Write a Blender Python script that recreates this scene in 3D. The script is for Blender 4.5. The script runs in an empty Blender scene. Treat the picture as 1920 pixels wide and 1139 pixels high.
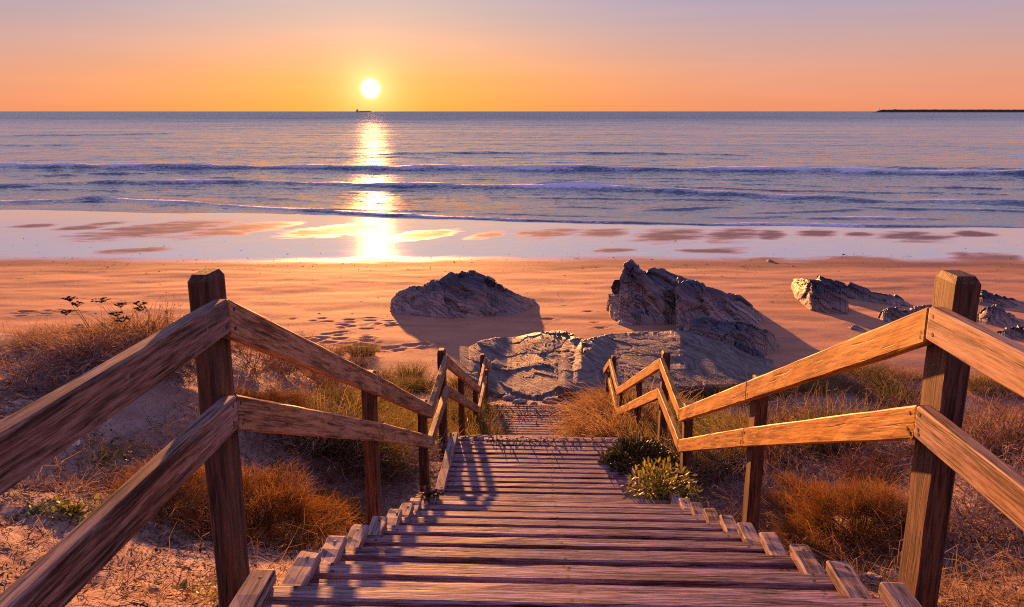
import bpy, math, random
import numpy as np
from mathutils import Matrix, Vector

rng = np.random.default_rng(7)
random.seed(7)
SC = bpy.context.scene
COL = SC.collection

# ------------------------------------------------------------------ camera
EYE = 7.8                      # camera height above the sea
FPX, CX, CY = 1500.0, 960.0, 569.5     # focal length and centre, in units of a 1920 wide picture
PITCH = math.atan((CY - 209.0) / FPX)
cam_d = bpy.data.cameras.new('camera')
cam_d.sensor_width = 36.0
cam_d.lens = FPX / 1920.0 * 36.0
cam_d.clip_start = 0.05
cam_d.clip_end = 150000.0
cam = bpy.data.objects.new('camera', cam_d)
COL.objects.link(cam)
cam.location = (0, 0, EYE)
cam.rotation_euler = (math.radians(90) - PITCH, 0, 0)
SC.camera = cam

# ------------------------------------------------------------------ sky, sun, exposure
SUN_AZ = math.radians(-9.7)    # left of straight ahead (+Y)
DISC_EL = math.radians(1.5)
SUN_EL = math.radians(3.9)
EXPOSURE = 1.75
SKY_STRENGTH = 0.29

SC.view_settings.view_transform = 'Standard'
SC.view_settings.look = 'None'
SC.view_settings.gamma = 1.0
SC.view_settings.exposure = EXPOSURE
SC.view_settings.use_curve_mapping = False
SC.render.engine = 'CYCLES'
SC.cycles.max_bounces = 6
SC.cycles.diffuse_bounces = 2
SC.cycles.glossy_bounces = 3
SC.cycles.transparent_max_bounces = 4
SC.cycles.use_denoising = False
SC.cycles.filter_width = 1.1
SC.cycles.sample_clamp_direct = 0.9
SC.cycles.caustics_reflective = False
SC.cycles.caustics_refractive = False


def srgb(r, g, b):
    def f(c):
        c /= 255.0
        return c / 12.92 if c <= 0.04045 else ((c + 0.055) / 1.055) ** 2.4
    return (f(r), f(g), f(b), 1.0)


class NT:
    """small helper around a node tree"""
    def __init__(self, tree):
        self.t = tree
        self.n = tree.nodes
        self.l = tree.links

    def node(self, typ, **kw):
        nd = self.n.new(typ)
        for k, v in kw.items():
            setattr(nd, k, v)
        return nd

    def put(self, sock, val):
        if isinstance(val, bpy.types.NodeSocket):
            self.l.new(val, sock)
        else:
            sock.default_value = val

    def math(self, op, a, b=0.0, c=0.0, clamp=False):
        nd = self.node('ShaderNodeMath', operation=op, use_clamp=clamp)
        self.put(nd.inputs[0], a)
        self.put(nd.inputs[1], b)
        self.put(nd.inputs[2], c)
        return nd.outputs[0]

    def vmath(self, op, a, b=None):
        nd = self.node('ShaderNodeVectorMath', operation=op)
        self.put(nd.inputs[0], a)
        if b is not None:
            self.put(nd.inputs[1], b)
        return nd

    def ramp(self, fac, stops, interp='LINEAR'):
        nd = self.node('ShaderNodeValToRGB')
        cr = nd.color_ramp
        cr.interpolation = interp
        while len(cr.elements) > 1:
            cr.elements.remove(cr.elements[-1])
        for i, (p, c) in enumerate(stops):
            e = cr.elements[0] if i == 0 else cr.elements.new(p)
            e.position = p
            if not hasattr(c, '__len__'):
                c = (c, c, c, 1)
            e.color = c if len(c) == 4 else (*c, 1)
        self.put(nd.inputs[0], fac)
        return nd.outputs[0]

    def maprange(self, v, a, b, c=0.0, d=1.0, smooth=False):
        nd = self.node('ShaderNodeMapRange')
        if smooth:
            nd.interpolation_type = 'SMOOTHSTEP'
        self.put(nd.inputs[0], v)
        for i, q in enumerate((a, b, c, d)):
            self.put(nd.inputs[i + 1], q)
        return nd.outputs[0]

    def mix(self, fac, a, b, mode='MIX'):
        nd = self.node('ShaderNodeMix', data_type='RGBA', blend_type=mode)
        self.put(nd.inputs[0], fac)
        for i, q in ((6, a), (7, b)):
            if not isinstance(q, bpy.types.NodeSocket):
                q = (*q[:3], 1) if hasattr(q, '__len__') else (q, q, q, 1)
            self.put(nd.inputs[i], q)
        return nd.outputs[2]

    def noise(self, vec, scale, detail=4.0, rough=0.55, dist=0.0, w=None):
        nd = self.node('ShaderNodeTexNoise')
        if w is not None:
            nd.noise_dimensions = '4D'
            self.put(nd.inputs['W'], w)
        self.put(nd.inputs['Vector'], vec)
        self.put(nd.inputs['Scale'], scale)
        self.put(nd.inputs['Detail'], detail)
        self.put(nd.inputs['Roughness'], rough)
        self.put(nd.inputs['Distortion'], dist)
        return nd.outputs[0]

    def mapping(self, vec, scale=(1, 1, 1), rot=(0, 0, 0), loc=(0, 0, 0)):
        nd = self.node('ShaderNodeMapping')
        self.put(nd.inputs['Vector'], vec)
        self.put(nd.inputs['Location'], loc)
        nd.inputs['Rotation'].default_value = rot
        nd.inputs['Scale'].default_value = scale
        return nd.outputs[0]

    def bump(self, h, strength=0.5, dist=0.01, normal=None):
        nd = self.node('ShaderNodeBump')
        self.put(nd.inputs['Strength'], strength)
        self.put(nd.inputs['Distance'], dist)
        self.put(nd.inputs['Height'], h)
        if normal is not None:
            self.put(nd.inputs['Normal'], normal)
        return nd.outputs[0]

    def attr(self, name):
        return self.node('ShaderNodeAttribute', attribute_name=name).outputs['Fac']


def build_world():
    w = bpy.data.worlds.new('World')
    SC.world = w
    w.use_nodes = True
    T = NT(w.node_tree)
    T.n.clear()
    out = T.node('ShaderNodeOutputWorld')
    tc = T.node('ShaderNodeTexCoord')
    d = T.vmath('NORMALIZE', tc.outputs['Generated']).outputs[0]
    sep = T.node('ShaderNodeSeparateXYZ')
    T.l.new(d, sep.inputs[0])
    el = T.math('MULTIPLY', T.math('ARCSINE', sep.outputs[2]), 180 / math.pi)
    t = T.math('DIVIDE', el, 90.0, clamp=True)
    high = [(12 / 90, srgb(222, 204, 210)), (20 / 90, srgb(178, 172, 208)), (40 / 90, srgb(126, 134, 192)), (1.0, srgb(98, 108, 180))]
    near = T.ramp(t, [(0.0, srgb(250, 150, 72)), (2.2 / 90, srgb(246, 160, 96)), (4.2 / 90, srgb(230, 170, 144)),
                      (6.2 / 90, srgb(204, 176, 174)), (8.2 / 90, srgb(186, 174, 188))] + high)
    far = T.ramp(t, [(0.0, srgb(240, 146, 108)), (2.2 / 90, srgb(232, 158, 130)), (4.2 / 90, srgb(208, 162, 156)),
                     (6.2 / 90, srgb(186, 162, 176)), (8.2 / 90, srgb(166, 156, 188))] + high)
    # azimuth away from the sun
    hd = T.vmath('NORMALIZE', T.vmath('MULTIPLY', d, (1, 1, 0)).outputs[0]).outputs[0]
    ca = T.vmath('DOT_PRODUCT', hd, (math.sin(SUN_AZ), math.cos(SUN_AZ), 0)).outputs['Value']
    az = T.math('MULTIPLY', T.math('ARCCOSINE', ca), 180 / math.pi)
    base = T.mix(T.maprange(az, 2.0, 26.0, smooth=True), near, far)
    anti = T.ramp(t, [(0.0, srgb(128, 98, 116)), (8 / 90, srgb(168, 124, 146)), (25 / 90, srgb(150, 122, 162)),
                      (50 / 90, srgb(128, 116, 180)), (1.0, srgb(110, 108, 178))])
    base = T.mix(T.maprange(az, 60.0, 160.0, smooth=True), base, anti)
    hz = T.noise(T.mapping(d, (2.2, 2.2, 34)), 1.0, 4, .55, .4)
    base = T.mix(1.0, base, T.maprange(hz, .3, .7, .955, 1.045), 'MULTIPLY')
    # glow around the sun
    sd = (math.sin(SUN_AZ) * math.cos(DISC_EL), math.cos(SUN_AZ) * math.cos(DISC_EL), math.sin(DISC_EL))
    ang = T.math('MULTIPLY', T.math('ARCCOSINE', T.math('MINIMUM', T.vmath('DOT_PRODUCT', d, sd).outputs['Value'], 1.0)), 180 / math.pi)
    g1 = T.math('POWER', 2.718, T.math('MULTIPLY', ang, -1 / 1.1))
    g2 = T.math('POWER', 2.718, T.math('MULTIPLY', ang, -1 / 2.6))
    glow = T.mix(1.0, T.mix(1.0, (1.4, .78, .36), g1, 'MULTIPLY'), T.mix(1.0, (.09, .034, .006), g2, 'MULTIPLY'), 'ADD')
    disc = T.maprange(ang, 0.1, 0.8, 5.0, 0.0, smooth=True)
    disc = T.mix(1.0, (1, .9, .6), disc, 'MULTIPLY')
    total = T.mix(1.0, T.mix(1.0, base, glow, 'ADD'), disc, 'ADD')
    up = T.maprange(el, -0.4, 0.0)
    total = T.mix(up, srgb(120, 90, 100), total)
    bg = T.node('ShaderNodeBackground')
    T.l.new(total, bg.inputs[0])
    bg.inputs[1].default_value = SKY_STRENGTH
    # physical dawn sky on top of the colour gradient
    sky = T.node('ShaderNodeTexSky', sky_type='NISHITA', sun_disc=False)
    sky.sun_elevation = SUN_EL
    sky.sun_rotation = SUN_AZ
    bg2 = T.node('ShaderNodeBackground')
    T.l.new(sky.outputs[0], bg2.inputs[0])
    bg2.inputs[1].default_value = 0.002
    add = T.node('ShaderNodeAddShader')
    T.l.new(bg.outputs[0], add.inputs[0])
    T.l.new(bg2.outputs[0], add.inputs[1])
    T.l.new(add.outputs[0], out.inputs[0])
    w.cycles.sampling_method = 'MANUAL'
    w.cycles.sample_map_resolution = 1024


build_world()
sun_d = bpy.data.lights.new('sun', 'SUN')
sun_d.energy = 5.0
sun_d.angle = math.radians(1.0)
sun_d.color = (1.0, 0.37, 0.10)
sun = bpy.data.objects.new('sun', sun_d)
COL.objects.link(sun)
sdir = Vector((math.sin(SUN_AZ) * math.cos(SUN_EL), math.cos(SUN_AZ) * math.cos(SUN_EL), math.sin(SUN_EL)))
sun.rotation_euler = sdir.to_track_quat('Z', 'Y').to_euler()
sun.location = (-40, 200, 40)

# ------------------------------------------------------------------ frame of the stairs
HD = math.radians(2.1)
UX, UY = math.sin(HD), math.cos(HD)


def P(u, v, w):
    """stair coordinates (along, right, height below/above the eye) -> world"""
    return np.array([u * UX + v * UY, u * UY - v * UX, w + EYE])


def uv(x, y):
    return x * UX + y * UY, x * UY - y * UX


def ray(px, py):
    a = (px - CX) / FPX
    b = (py - CY) / FPX
    cp, sp = math.cos(PITCH), math.sin(PITCH)
    return np.array([a, cp - b * sp, -sp - b * cp])


# ------------------------------------------------------------------ numpy noise
def _hash(ix, iy, iz, s):
    h = (ix.astype(np.int64) * 374761393 + iy.astype(np.int64) * 668265263 + iz.astype(np.int64) * 2147483647 + s * 1274126177) & 0xFFFFFFFF
    h = ((h ^ (h >> 13)) * 1274126177) & 0xFFFFFFFF
    h = ((h ^ (h >> 16)) * 2246822519) & 0xFFFFFFFF
    return (h ^ (h >> 15)) & 0xFFFFFFFF


def gnoise(x, y, z=None, s=0):
    """gradient noise, about -1..1"""
    x = np.asarray(x, float)
    y = np.asarray(y, float)
    z = np.zeros_like(x) if z is None else np.asarray(z, float)
    x0, y0, z0 = np.floor(x), np.floor(y), np.floor(z)
    fx, fy, fz = x - x0, y - y0, z - z0
    u = fx * fx * fx * (fx * (fx * 6 - 15) + 10)
    v = fy * fy * fy * (fy * (fy * 6 - 15) + 10)
    w = fz * fz * fz * (fz * (fz * 6 - 15) + 10)
    r = np.zeros_like(x)
    for i in (0, 1):
        for j in (0, 1):
            for k in (0, 1):
                h = _hash(x0 + i, y0 + j, z0 + k, s)
                gx = (h & 1023) / 511.5 - 1
                gy = ((h >> 10) & 1023) / 511.5 - 1
                gz = ((h >> 20) & 1023) / 511.5 - 1
                d = gx * (fx - i) + gy * (fy - j) + gz * (fz - k)
                r += d * (u if i else 1 - u) * (v if j else 1 - v) * (w if k else 1 - w)
    return r * 1.4


def fbm(x, y, z=None, o=4, s=0, gain=.5):
    r = 0
    a = 1.0
    f = 1.0
    for i in range(o):
        r = r + a * gnoise(np.asarray(x) * f, np.asarray(y) * f, None if z is None else np.asarray(z) * f, s + i * 17)
        a *= gain
        f *= 2.03
    return r


def cells(p, s=0):
    """voronoi on (n,3): F1, F2, random value of the nearest cell"""
    b = np.floor(p)
    f1 = np.full(len(p), 9.0)
    f2 = np.full(len(p), 9.0)
    val = np.zeros(len(p))
    off = np.zeros((len(p), 3))
    for i in (-1, 0, 1):
        for j in (-1, 0, 1):
            for k in (-1, 0, 1):
                c = b + np.array([i, j, k])
                h = _hash(c[:, 0], c[:, 1], c[:, 2], s)
                q = c + np.stack([(h & 1023) / 1023, ((h >> 10) & 1023) / 1023, ((h >> 20) & 1023) / 1023], 1)
                d = np.sqrt(((q - p) ** 2).sum(1))
                m = d < f1
                f2 = np.where(m, f1, np.minimum(f2, d))
                val = np.where(m, ((h >> 5) & 4095) / 4095, val)
                off = np.where(m[:, None], p - q, off)
                f1 = np.where(m, d, f1)
    a = val * 50.0
    tilt = off[:, 0] * np.sin(a) + off[:, 1] * np.cos(a * 1.7) + off[:, 2] * np.sin(a * 2.3)
    return f1, f2, val, tilt


def sstep(a, b, x):
    t = np.clip((np.asarray(x, float) - a) / (b - a), 0, 1)
    return t * t * (3 - 2 * t)


# ------------------------------------------------------------------ mesh helpers
def mesh_np(name, verts, quads, mat=None, attrs=None, smooth=False):
    verts = np.ascontiguousarray(verts, np.float32)
    quads = np.ascontiguousarray(quads, np.int32)
    k = quads.shape[1]
    me = bpy.data.meshes.new(name)
    me.vertices.add(len(verts))
    me.vertices.foreach_set('co', verts.ravel())
    me.loops.add(quads.size)
    me.loops.foreach_set('vertex_index', quads.ravel())
    me.polygons.add(len(quads))
    me.polygons.foreach_set('loop_start', np.arange(0, quads.size, k, dtype=np.int32))
    me.polygons.foreach_set('loop_total', np.full(len(quads), k, np.int32))
    me.polygons.foreach_set('use_smooth', np.full(len(quads), bool(smooth)))
    for an, av in (attrs or {}).items():
        at = me.attributes.new(an, 'FLOAT', 'POINT')
        at.data.foreach_set('value', np.ascontiguousarray(av, np.float32))
    me.update()
    me.validate()
    if mat:
        me.materials.append(mat)
    return me


def link(name, me, parent=None, loc=(0, 0, 0), **props):
    o = bpy.data.objects.new(name, me)
    COL.objects.link(o)
    o.location = loc
    if parent is not None:
        o.parent = parent
    for k, v in props.items():
        if v is not None:
            o[k] = v
    return o


def thing(name, label, category, loc=(0, 0, 0), group=None, me=None):
    return link(name, me, None, loc, label=label, category=category, group=group)


def grid_quads(nr, nc):
    i = np.arange(nr - 1)[:, None] * nc + np.arange(nc - 1)[None, :]
    i = i.ravel()
    return np.stack([i, i + 1, i + nc + 1, i + nc], 1)


# ------------------------------------------------------------------ terrain
def interp(u, pts):
    a = np.array(pts, float)
    return np.interp(u, a[:, 0], a[:, 1])


S_PTS = [(-12, -1.78), (2.3, -1.78), (6.2, -3.52), (7.9, -3.66), (12.1, -5.42), (14, -5.5), (17, -6.0), (20, -6.4), (90, -6.4)]
L_PTS = [(-12, -1.4), (1, -1.62), (3, -1.82), (5, -2.1), (7, -2.3), (9, -2.55), (10.5, -3.1), (14, -5.0), (17, -6.05), (20, -6.4), (90, -6.4)]
R_PTS = [(-12, -1.4), (1, -1.6), (3, -1.9), (5, -2.3), (7, -2.7), (8.5, -3.2), (11, -4.5), (15, -6.0), (18, -6.4), (90, -6.4)]


def beach_w(x, y):
    yy = y + 0.10 * x * sstep(40, 60, y)
    return interp(yy, [(-20, -4.9), (20, -6.35), (30, -6.92), (38, -7.34), (40.5, -7.44), (60, -7.79), (75, -8.15), (110, -10)])


PRINTS = []


def ground(x, y, detail=True):
    x = np.asarray(x, float)
    y = np.asarray(y, float)
    u, v = uv(x, y)
    t = sstep(1.15, 4.6, np.abs(v))
    side = np.where(v < 0, interp(u, L_PTS), interp(u, R_PTS))
    w = interp(u, S_PTS) * (1 - t) + side * t
    wob = fbm(x * .28, y * .28, o=3, s=3) * .16 + fbm(x * 1.3, y * 1.3, o=3, s=9) * .06
    lump = sstep(1.2, 2.6, np.abs(v)) * (1 - sstep(13, 20, u))
    w = w + wob * lump
    b = beach_w(x, y)
    k = sstep(14, 20, u)
    w = w * (1 - k) + b * k
    if detail:
        k2 = k * (1 - sstep(36, 41, y))
        w = w + k2 * (fbm(x * .16, y * .3, o=3, s=21) * .07 + fbm(x * .8, y * 1.1, o=2, s=31) * .007)
        w = w + lump * fbm(x * 5, y * 5, o=3, s=41) * .022
        # old foot marks in the loose dune sand
        w = w - lump * .035 * sstep(.25, .5, gnoise(x * 3.1, y * 3.1, None, 55))
    return w + EYE


def hit(px, py):
    """where the view ray through a picture point meets the ground"""
    r = ray(px, py)
    o = np.array([0, 0, EYE])
    ts = np.concatenate([np.arange(1.2, 25, .04), np.arange(25, 110, .25)])
    q = o[None] + ts[:, None] * r[None]
    below = q[:, 2] < ground(q[:, 0], q[:, 1], False)
    i = np.argmax(below) if below.any() else len(ts) - 1
    p = q[i]
    return np.array([p[0], p[1], float(ground(p[0], p[1], False))])


def beach_hit(px, py):
    r = ray(px, py)
    ts = np.arange(16, 110, .05)
    q = ts[:, None] * r[None]
    below = q[:, 2] < beach_w(q[:, 0], q[:, 1])
    i = np.argmax(below)
    p = q[i]
    return np.array([p[0], p[1], p[2] + EYE])


def at_y(px, py, y):
    r = ray(px, py)
    t = y / r[1]
    return np.array([r[0] * t, y, EYE + r[2] * t])

# ------------------------------------------------------------------ materials
def new_mat(name):
    m = bpy.data.materials.new(name)
    m.use_nodes = True
    T = NT(m.node_tree)
    b = T.n['Principled BSDF']
    return m, T, b


def wood_mat(name, dark, mid, light, silver=.3, rough=.75, specks=.35, spec=.3, bump=1.0):
    """weathered timber, grain along local X"""
    m, T, b = new_mat(name)
    tc = T.node('ShaderNodeTexCoord').outputs['Object']
    rnd = T.node('ShaderNodeObjectInfo').outputs['Random']
    w = T.math('MULTIPLY', rnd, 40.0)
    warp = T.noise(T.mapping(tc, (.9, 5, 5)), 1.0, 2, w=w)
    off = T.node('ShaderNodeCombineXYZ')
    wv = T.math('MULTIPLY', warp, .05)
    T.l.new(wv, off.inputs[1])
    T.l.new(wv, off.inputs[2])
    p = T.vmath('ADD', tc, off.outputs[0]).outputs[0]
    g1 = T.noise(T.mapping(p, (1.7, 38, 38)), 1.0, 6, .7, w=w)
    g2 = T.noise(T.mapping(p, (8.0, 150, 150)), 1.0, 4, .72, w=w)
    blot = T.noise(T.mapping(p, (1.6, 4, 4)), 1.0, 3, w=w)
    crack = T.noise(T.mapping(p, (2.4, 60, 60)), 1.0, 3, .55, w=T.math('ADD', w, 7.3))
    c = T.ramp(T.math('ADD', T.math('MULTIPLY', g1, .55), T.math('MULTIPLY', g2, .45)),
               [(.43, dark), (.5, mid), (.575, light)])
    sil = T.math('MULTIPLY', T.maprange(T.math('ADD', T.math('MULTIPLY', blot, .6), T.math('MULTIPLY', g2, .5)), .48, .68), silver)
    c = T.mix(sil, c, (.43, .33, .33))
    ck = T.maprange(crack, .40, .34)
    c = T.mix(T.math('MULTIPLY', ck, .8), c, tuple(.25 * q for q in dark))
    kn = T.node('ShaderNodeTexVoronoi', voronoi_dimensions='4D')
    T.l.new(T.mapping(p, (1.3, 8, 8)), kn.inputs['Vector'])
    T.put(kn.inputs['W'], w)
    kn.inputs['Scale'].default_value = 1.0
    c = T.mix(T.math('MULTIPLY', T.maprange(kn.outputs['Distance'], .17, .07), .75), c, tuple(.6 * q for q in dark))
    # pale lichen and salt specks
    sp = T.noise(T.mapping(tc, (38, 60, 60)), 1.0, 2, .6, w=w)
    spm = T.math('MULTIPLY', T.maprange(sp, .66, .72), T.maprange(blot, .48, .62))
    c = T.mix(T.math('MULTIPLY', spm, specks), c, (.55, .47, .42))
    val = T.maprange(rnd, 0, 1, .8, 1.2)
    c = T.mix(1.0, c, val, 'MULTIPLY')
    T.l.new(c, b.inputs['Base Color'])
    h = T.math('ADD', T.math('MULTIPLY', g1, .8), T.math('MULTIPLY', g2, .55))
    h = T.math('SUBTRACT', h, T.math('MULTIPLY', ck, .6))
    T.l.new(T.bump(h, .6 * bump, .0035), b.inputs['Normal'])
    b.inputs['Roughness'].default_value = rough
    b.inputs['Specular IOR Level'].default_value = spec
    return m


M = {}
M['plank'] = wood_mat('weathered_deck_wood', (.02, .008, .009), (.215, .10, .112), (.50, .32, .34), .5, .7, .5)
M['curb'] = wood_mat('weathered_curb_wood', (.05, .025, .022), (.24, .14, .12), (.42, .29, .26), .5, .75, .5)
M['rail'] = wood_mat('sunlit_rail_wood', (.17, .055, .006), (.50, .20, .02), (.68, .33, .045), .04, .62, .35, .3, .7)  # right rails: golden sunlight put into the wood colour
M['shaded_old_rail'] = wood_mat('shaded_old_rail_wood', (.034, .012, .008), (.165, .068, .04), (.36, .20, .14), .42, .68, 1.0)  # weathered left rails, their shade put into the darker brown
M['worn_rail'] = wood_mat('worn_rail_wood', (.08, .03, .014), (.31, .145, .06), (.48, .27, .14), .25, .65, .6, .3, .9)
M['post'] = wood_mat('post_wood', (.02, .008, .004), (.075, .028, .011), (.15, .062, .024), .1, .7, .25)
M['joist'] = wood_mat('joist_wood', (.012, .006, .005), (.04, .022, .018), (.07, .04, .03), .1, .8, 0)

m, T, b = new_mat('rusty_nail')
b.inputs['Base Color'].default_value = (.012, .008, .007, 1)
b.inputs['Roughness'].default_value = .6
M['nail'] = m


def sand_mat():
    m, T, b = new_mat('sand')
    tc = T.node('ShaderNodeTexCoord').outputs['Object']
    wet = T.attr('wet')
    sp = T.node('ShaderNodeSeparateXYZ')
    T.l.new(tc, sp.inputs[0])
    y_ = sp.outputs[1]
    damp = T.attr('damp')
    dune = T.attr('dune')
    litter = T.attr('litter')
    n1 = T.noise(tc, 1.3, 4)
    n2 = T.noise(tc, 45.0, 3, .7)
    n3 = T.noise(T.mapping(tc, (.35, 1.1, 1)), 1.0, 5, .6)
    grain = T.noise(tc, 230.0, 2, .7)
    c = T.ramp(n1, [(.3, (.47, .21, .115)), (.7, (.55, .27, .155))])
    c = T.mix(T.maprange(n3, .5, .7), c, (.36, .175, .11))
    dn = T.ramp(T.noise(tc, 3.0, 5, .6), [(.3, (.32, .205, .165)), (.55, (.44, .30, .245)), (.75, (.53, .385, .32))])
    c = T.mix(dune, c, dn)
    c = T.mix(1.0, c, T.maprange(n2, .3, .7, .78, 1.12), 'MULTIPLY')
    c = T.mix(1.0, c, T.maprange(grain, .3, .7, .86, 1.1), 'MULTIPLY')
    # organic debris lying on the dune
    li = T.math('MULTIPLY', litter, T.maprange(T.noise(tc, 16.0, 5, .7), .42, .6))
    c = T.mix(li, c, T.mix(T.noise(tc, 60.0, 2), (.03, .017, .012), (.16, .08, .045)))
    c = T.mix(damp, c, T.mix(T.maprange(y_, 41.5, 43.5), (.23, .12, .085), (.085, .064, .076)))
    c = T.mix(wet, c, (.86, .80, .80))
    wet2 = T.math('POWER', wet, 2.2)
    T.l.new(T.math('MULTIPLY', wet2, .82), b.inputs['Metallic'])
    T.l.new(c, b.inputs['Base Color'])
    r = T.math('SUBTRACT', .92, T.math('MULTIPLY', damp, .1))
    T.l.new(T.math('SUBTRACT', .3, T.math('MULTIPLY', damp, .26)), b.inputs['Specular IOR Level'])
    # running film of water: nearly a mirror, slightly ruffled
    ruff = T.noise(T.mapping(tc, (.5, 1.4, 1)), 1.0, 3)
    r = T.mix(wet, r, T.maprange(ruff, .3, .7, .04, .08))
    T.l.new(r, b.inputs['Roughness'])
    b.inputs['IOR'].default_value = 1.45
    T.l.new(wet2, b.inputs['Coat Weight'])
    b.inputs['Coat Roughness'].default_value = .06
    b.inputs['Coat IOR'].default_value = 2.2
    h = T.math('ADD', T.math('MULTIPLY', n2, .5), T.math('MULTIPLY', grain, .25))
    h = T.math('ADD', h, T.math('MULTIPLY', T.noise(tc, 9.0, 4, .6), 1.2))
    dry = T.math('SUBTRACT', 1.0, T.math('MAXIMUM', wet, T.math('MULTIPLY', damp, .6)), clamp=True)
    bn = T.bump(h, T.math('MULTIPLY', dry, T.math('ADD', .2, T.math('MULTIPLY', dune, .6))), .03)
    rip = T.noise(T.mapping(tc, (.9, 3.2, 1)), 1.0, 4, .6)
    bn = T.bump(rip, T.math('MULTIPLY', wet, .16), .03, bn)
    fz = T.node('ShaderNodeTexNoise')
    T.l.new(T.mapping(tc, (.8, 2.4, 1), rot=(0, 0, .35)), fz.inputs['Vector'])
    fz.inputs['Scale'].default_value = 1.0
    fz.inputs['Detail'].default_value = 4.0
    fv = T.vmath('MULTIPLY', T.vmath('SUBTRACT', fz.outputs['Color'], (.5, .5, .5)).outputs[0], (.05, .12, 0)).outputs[0]
    fs = T.node('ShaderNodeVectorMath', operation='SCALE')
    T.l.new(fv, fs.inputs[0])
    T.l.new(wet, fs.inputs['Scale'])
    bn = T.vmath('NORMALIZE', T.vmath('ADD', bn, fs.outputs[0]).outputs[0]).outputs[0]
    T.l.new(bn, b.inputs['Normal'])
    return m


M['sand'] = sand_mat()


def sea_mat():
    m, T, b = new_mat('sea_water')
    tc = T.node('ShaderNodeTexCoord').outputs['Object']
    sep = T.node('ShaderNodeSeparateXYZ')
    T.l.new(tc, sep.inputs[0])
    y = sep.outputs[1]
    foam = T.attr('foam')
    fn = T.noise(T.mapping(tc, (2.2, 5, 5)), 1.0, 5, .7)
    fm = T.maprange(T.math('ADD', foam, T.math('MULTIPLY', T.math('SUBTRACT', fn, .5), 1.5)),   .30, .58)
    fm = T.math('MULTIPLY', fm, T.maprange(foam, .02, .25))
    c = T.mix(fm, (.03, .065, .15), (.8, .8, .9))
    T.l.new(c, b.inputs['Base Color'])
    r = T.mix(fm, .07, .8)
    T.l.new(r, b.inputs['Roughness'])
    b.inputs['IOR'].default_value = 1.36
    far = T.maprange(y, 55, 320, 0, 1)

    def facet(scale, k, seed):
        nd = T.node('ShaderNodeTexNoise')
        T.l.new(T.mapping(tc, scale, loc=(seed, seed, 0)), nd.inputs['Vector'])
        nd.inputs['Scale'].default_value = 1.0
        nd.inputs['Detail'].default_value = 3.0
        nd.inputs['Roughness'].default_value = .6
        v = T.vmath('SUBTRACT', nd.outputs['Color'], (.5, .5, .5)).outputs[0]
        return T.vmath('MULTIPLY', v, k).outputs[0]

    ripple = facet((2.3, 4.5, 1), (.40, .58, 0), 3.0)
    chop = facet((.32, .95, 1), (.19, .50, 0), 9.0)
    swell = facet((.012, .09, 1), (.05, .26, 0), 5.0)
    fine = facet((.05, .5, 1), (.04, .24, 0), 15.0)
    ad = T.vmath('ADD', ripple, chop).outputs[0]
    ad = T.vmath('ADD', T.vmath('ADD', ad, swell).outputs[0], fine).outputs[0]
    geo = T.node('ShaderNodeNewGeometry').outputs['Normal']
    calm = T.maprange(y, 56, 80, .5, 1.0)
    sc = T.node('ShaderNodeVectorMath', operation='SCALE')
    T.l.new(ad, sc.inputs[0])
    T.l.new(calm, sc.inputs['Scale'])
    lean = T.node('ShaderNodeCombineXYZ')
    T.l.new(T.math('ADD', T.maprange(y, 60, 160, -.01, -.05), T.maprange(y, 130, 900, 0, -.15)), lean.inputs[1])
    nrm = T.vmath('ADD', T.vmath('ADD', geo, sc.outputs[0]).outputs[0], lean.outputs[0]).outputs[0]
    T.l.new(T.vmath('NORMALIZE', nrm).outputs[0], b.inputs['Normal'])
    return m


M['sea'] = sea_mat()


def rock_mat(name, tan=(.25, .19, .15), slate=(.06, .062, .085), warm=0.5):
    m, T, b = new_mat(name)
    tc = T.node('ShaderNodeTexCoord').outputs['Object']
    hg = T.attr('hgt')
    cb = T.node('ShaderNodeCombineXYZ')
    T.l.new(T.math('MULTIPLY', T.attr('bed'), 9.0), cb.inputs[0])
    T.l.new(T.math('MULTIPLY', T.attr('lane'), 1.1), cb.inputs[1])
    sep = T.node('ShaderNodeSeparateXYZ')
    T.l.new(tc, sep.inputs[0])
    T.l.new(T.math('MULTIPLY', sep.outputs[1], .8), cb.inputs[2])
    st = T.noise(cb.outputs[0], 1.0, 5, .62, .35)
    seam = T.noise(T.mapping(cb.outputs[0], (.9, .5, .5), loc=(3, 1, 2)), 1.0, 2, .5, .3)
    bl = T.noise(tc, 1.4, 4, .6)
    fine = T.noise(tc, 11.0, 5, .7)
    k = T.math('ADD', T.math('MULTIPLY', bl, .9), T.math('MULTIPLY', hg, .85))
    k = T.math('ADD', k, T.math('MULTIPLY', T.math('SUBTRACT', st, .5), .7))
    c = T.mix(T.maprange(k, .62 + warm * .3, 1.05 + warm * .3), tan, slate)
    c = T.mix(1.0, c, T.maprange(st, .3, .7, .5, 1.4), 'MULTIPLY')
    c = T.mix(1.0, c, T.maprange(fine, .3, .7, .78, 1.2), 'MULTIPLY')
    ck = T.math('SUBTRACT', 1.0, T.math('MULTIPLY', T.math('ABSOLUTE', T.math('SUBTRACT', seam, .5)), 28.0), clamp=True)
    c = T.mix(T.math('MULTIPLY', ck, .8), c, (.03, .024, .024))
    T.l.new(c, b.inputs['Base Color'])
    T.l.new(T.maprange(k, .6, 1.2, .85, .45), b.inputs['Roughness'])
    h = T.math('ADD', T.math('MULTIPLY', st, .8), T.math('MULTIPLY', fine, .3))
    h = T.math('SUBTRACT', h, T.math('MULTIPLY', ck, .35))
    T.l.new(T.bump(h, .8, .06), b.inputs['Normal'])
    return m


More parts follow.
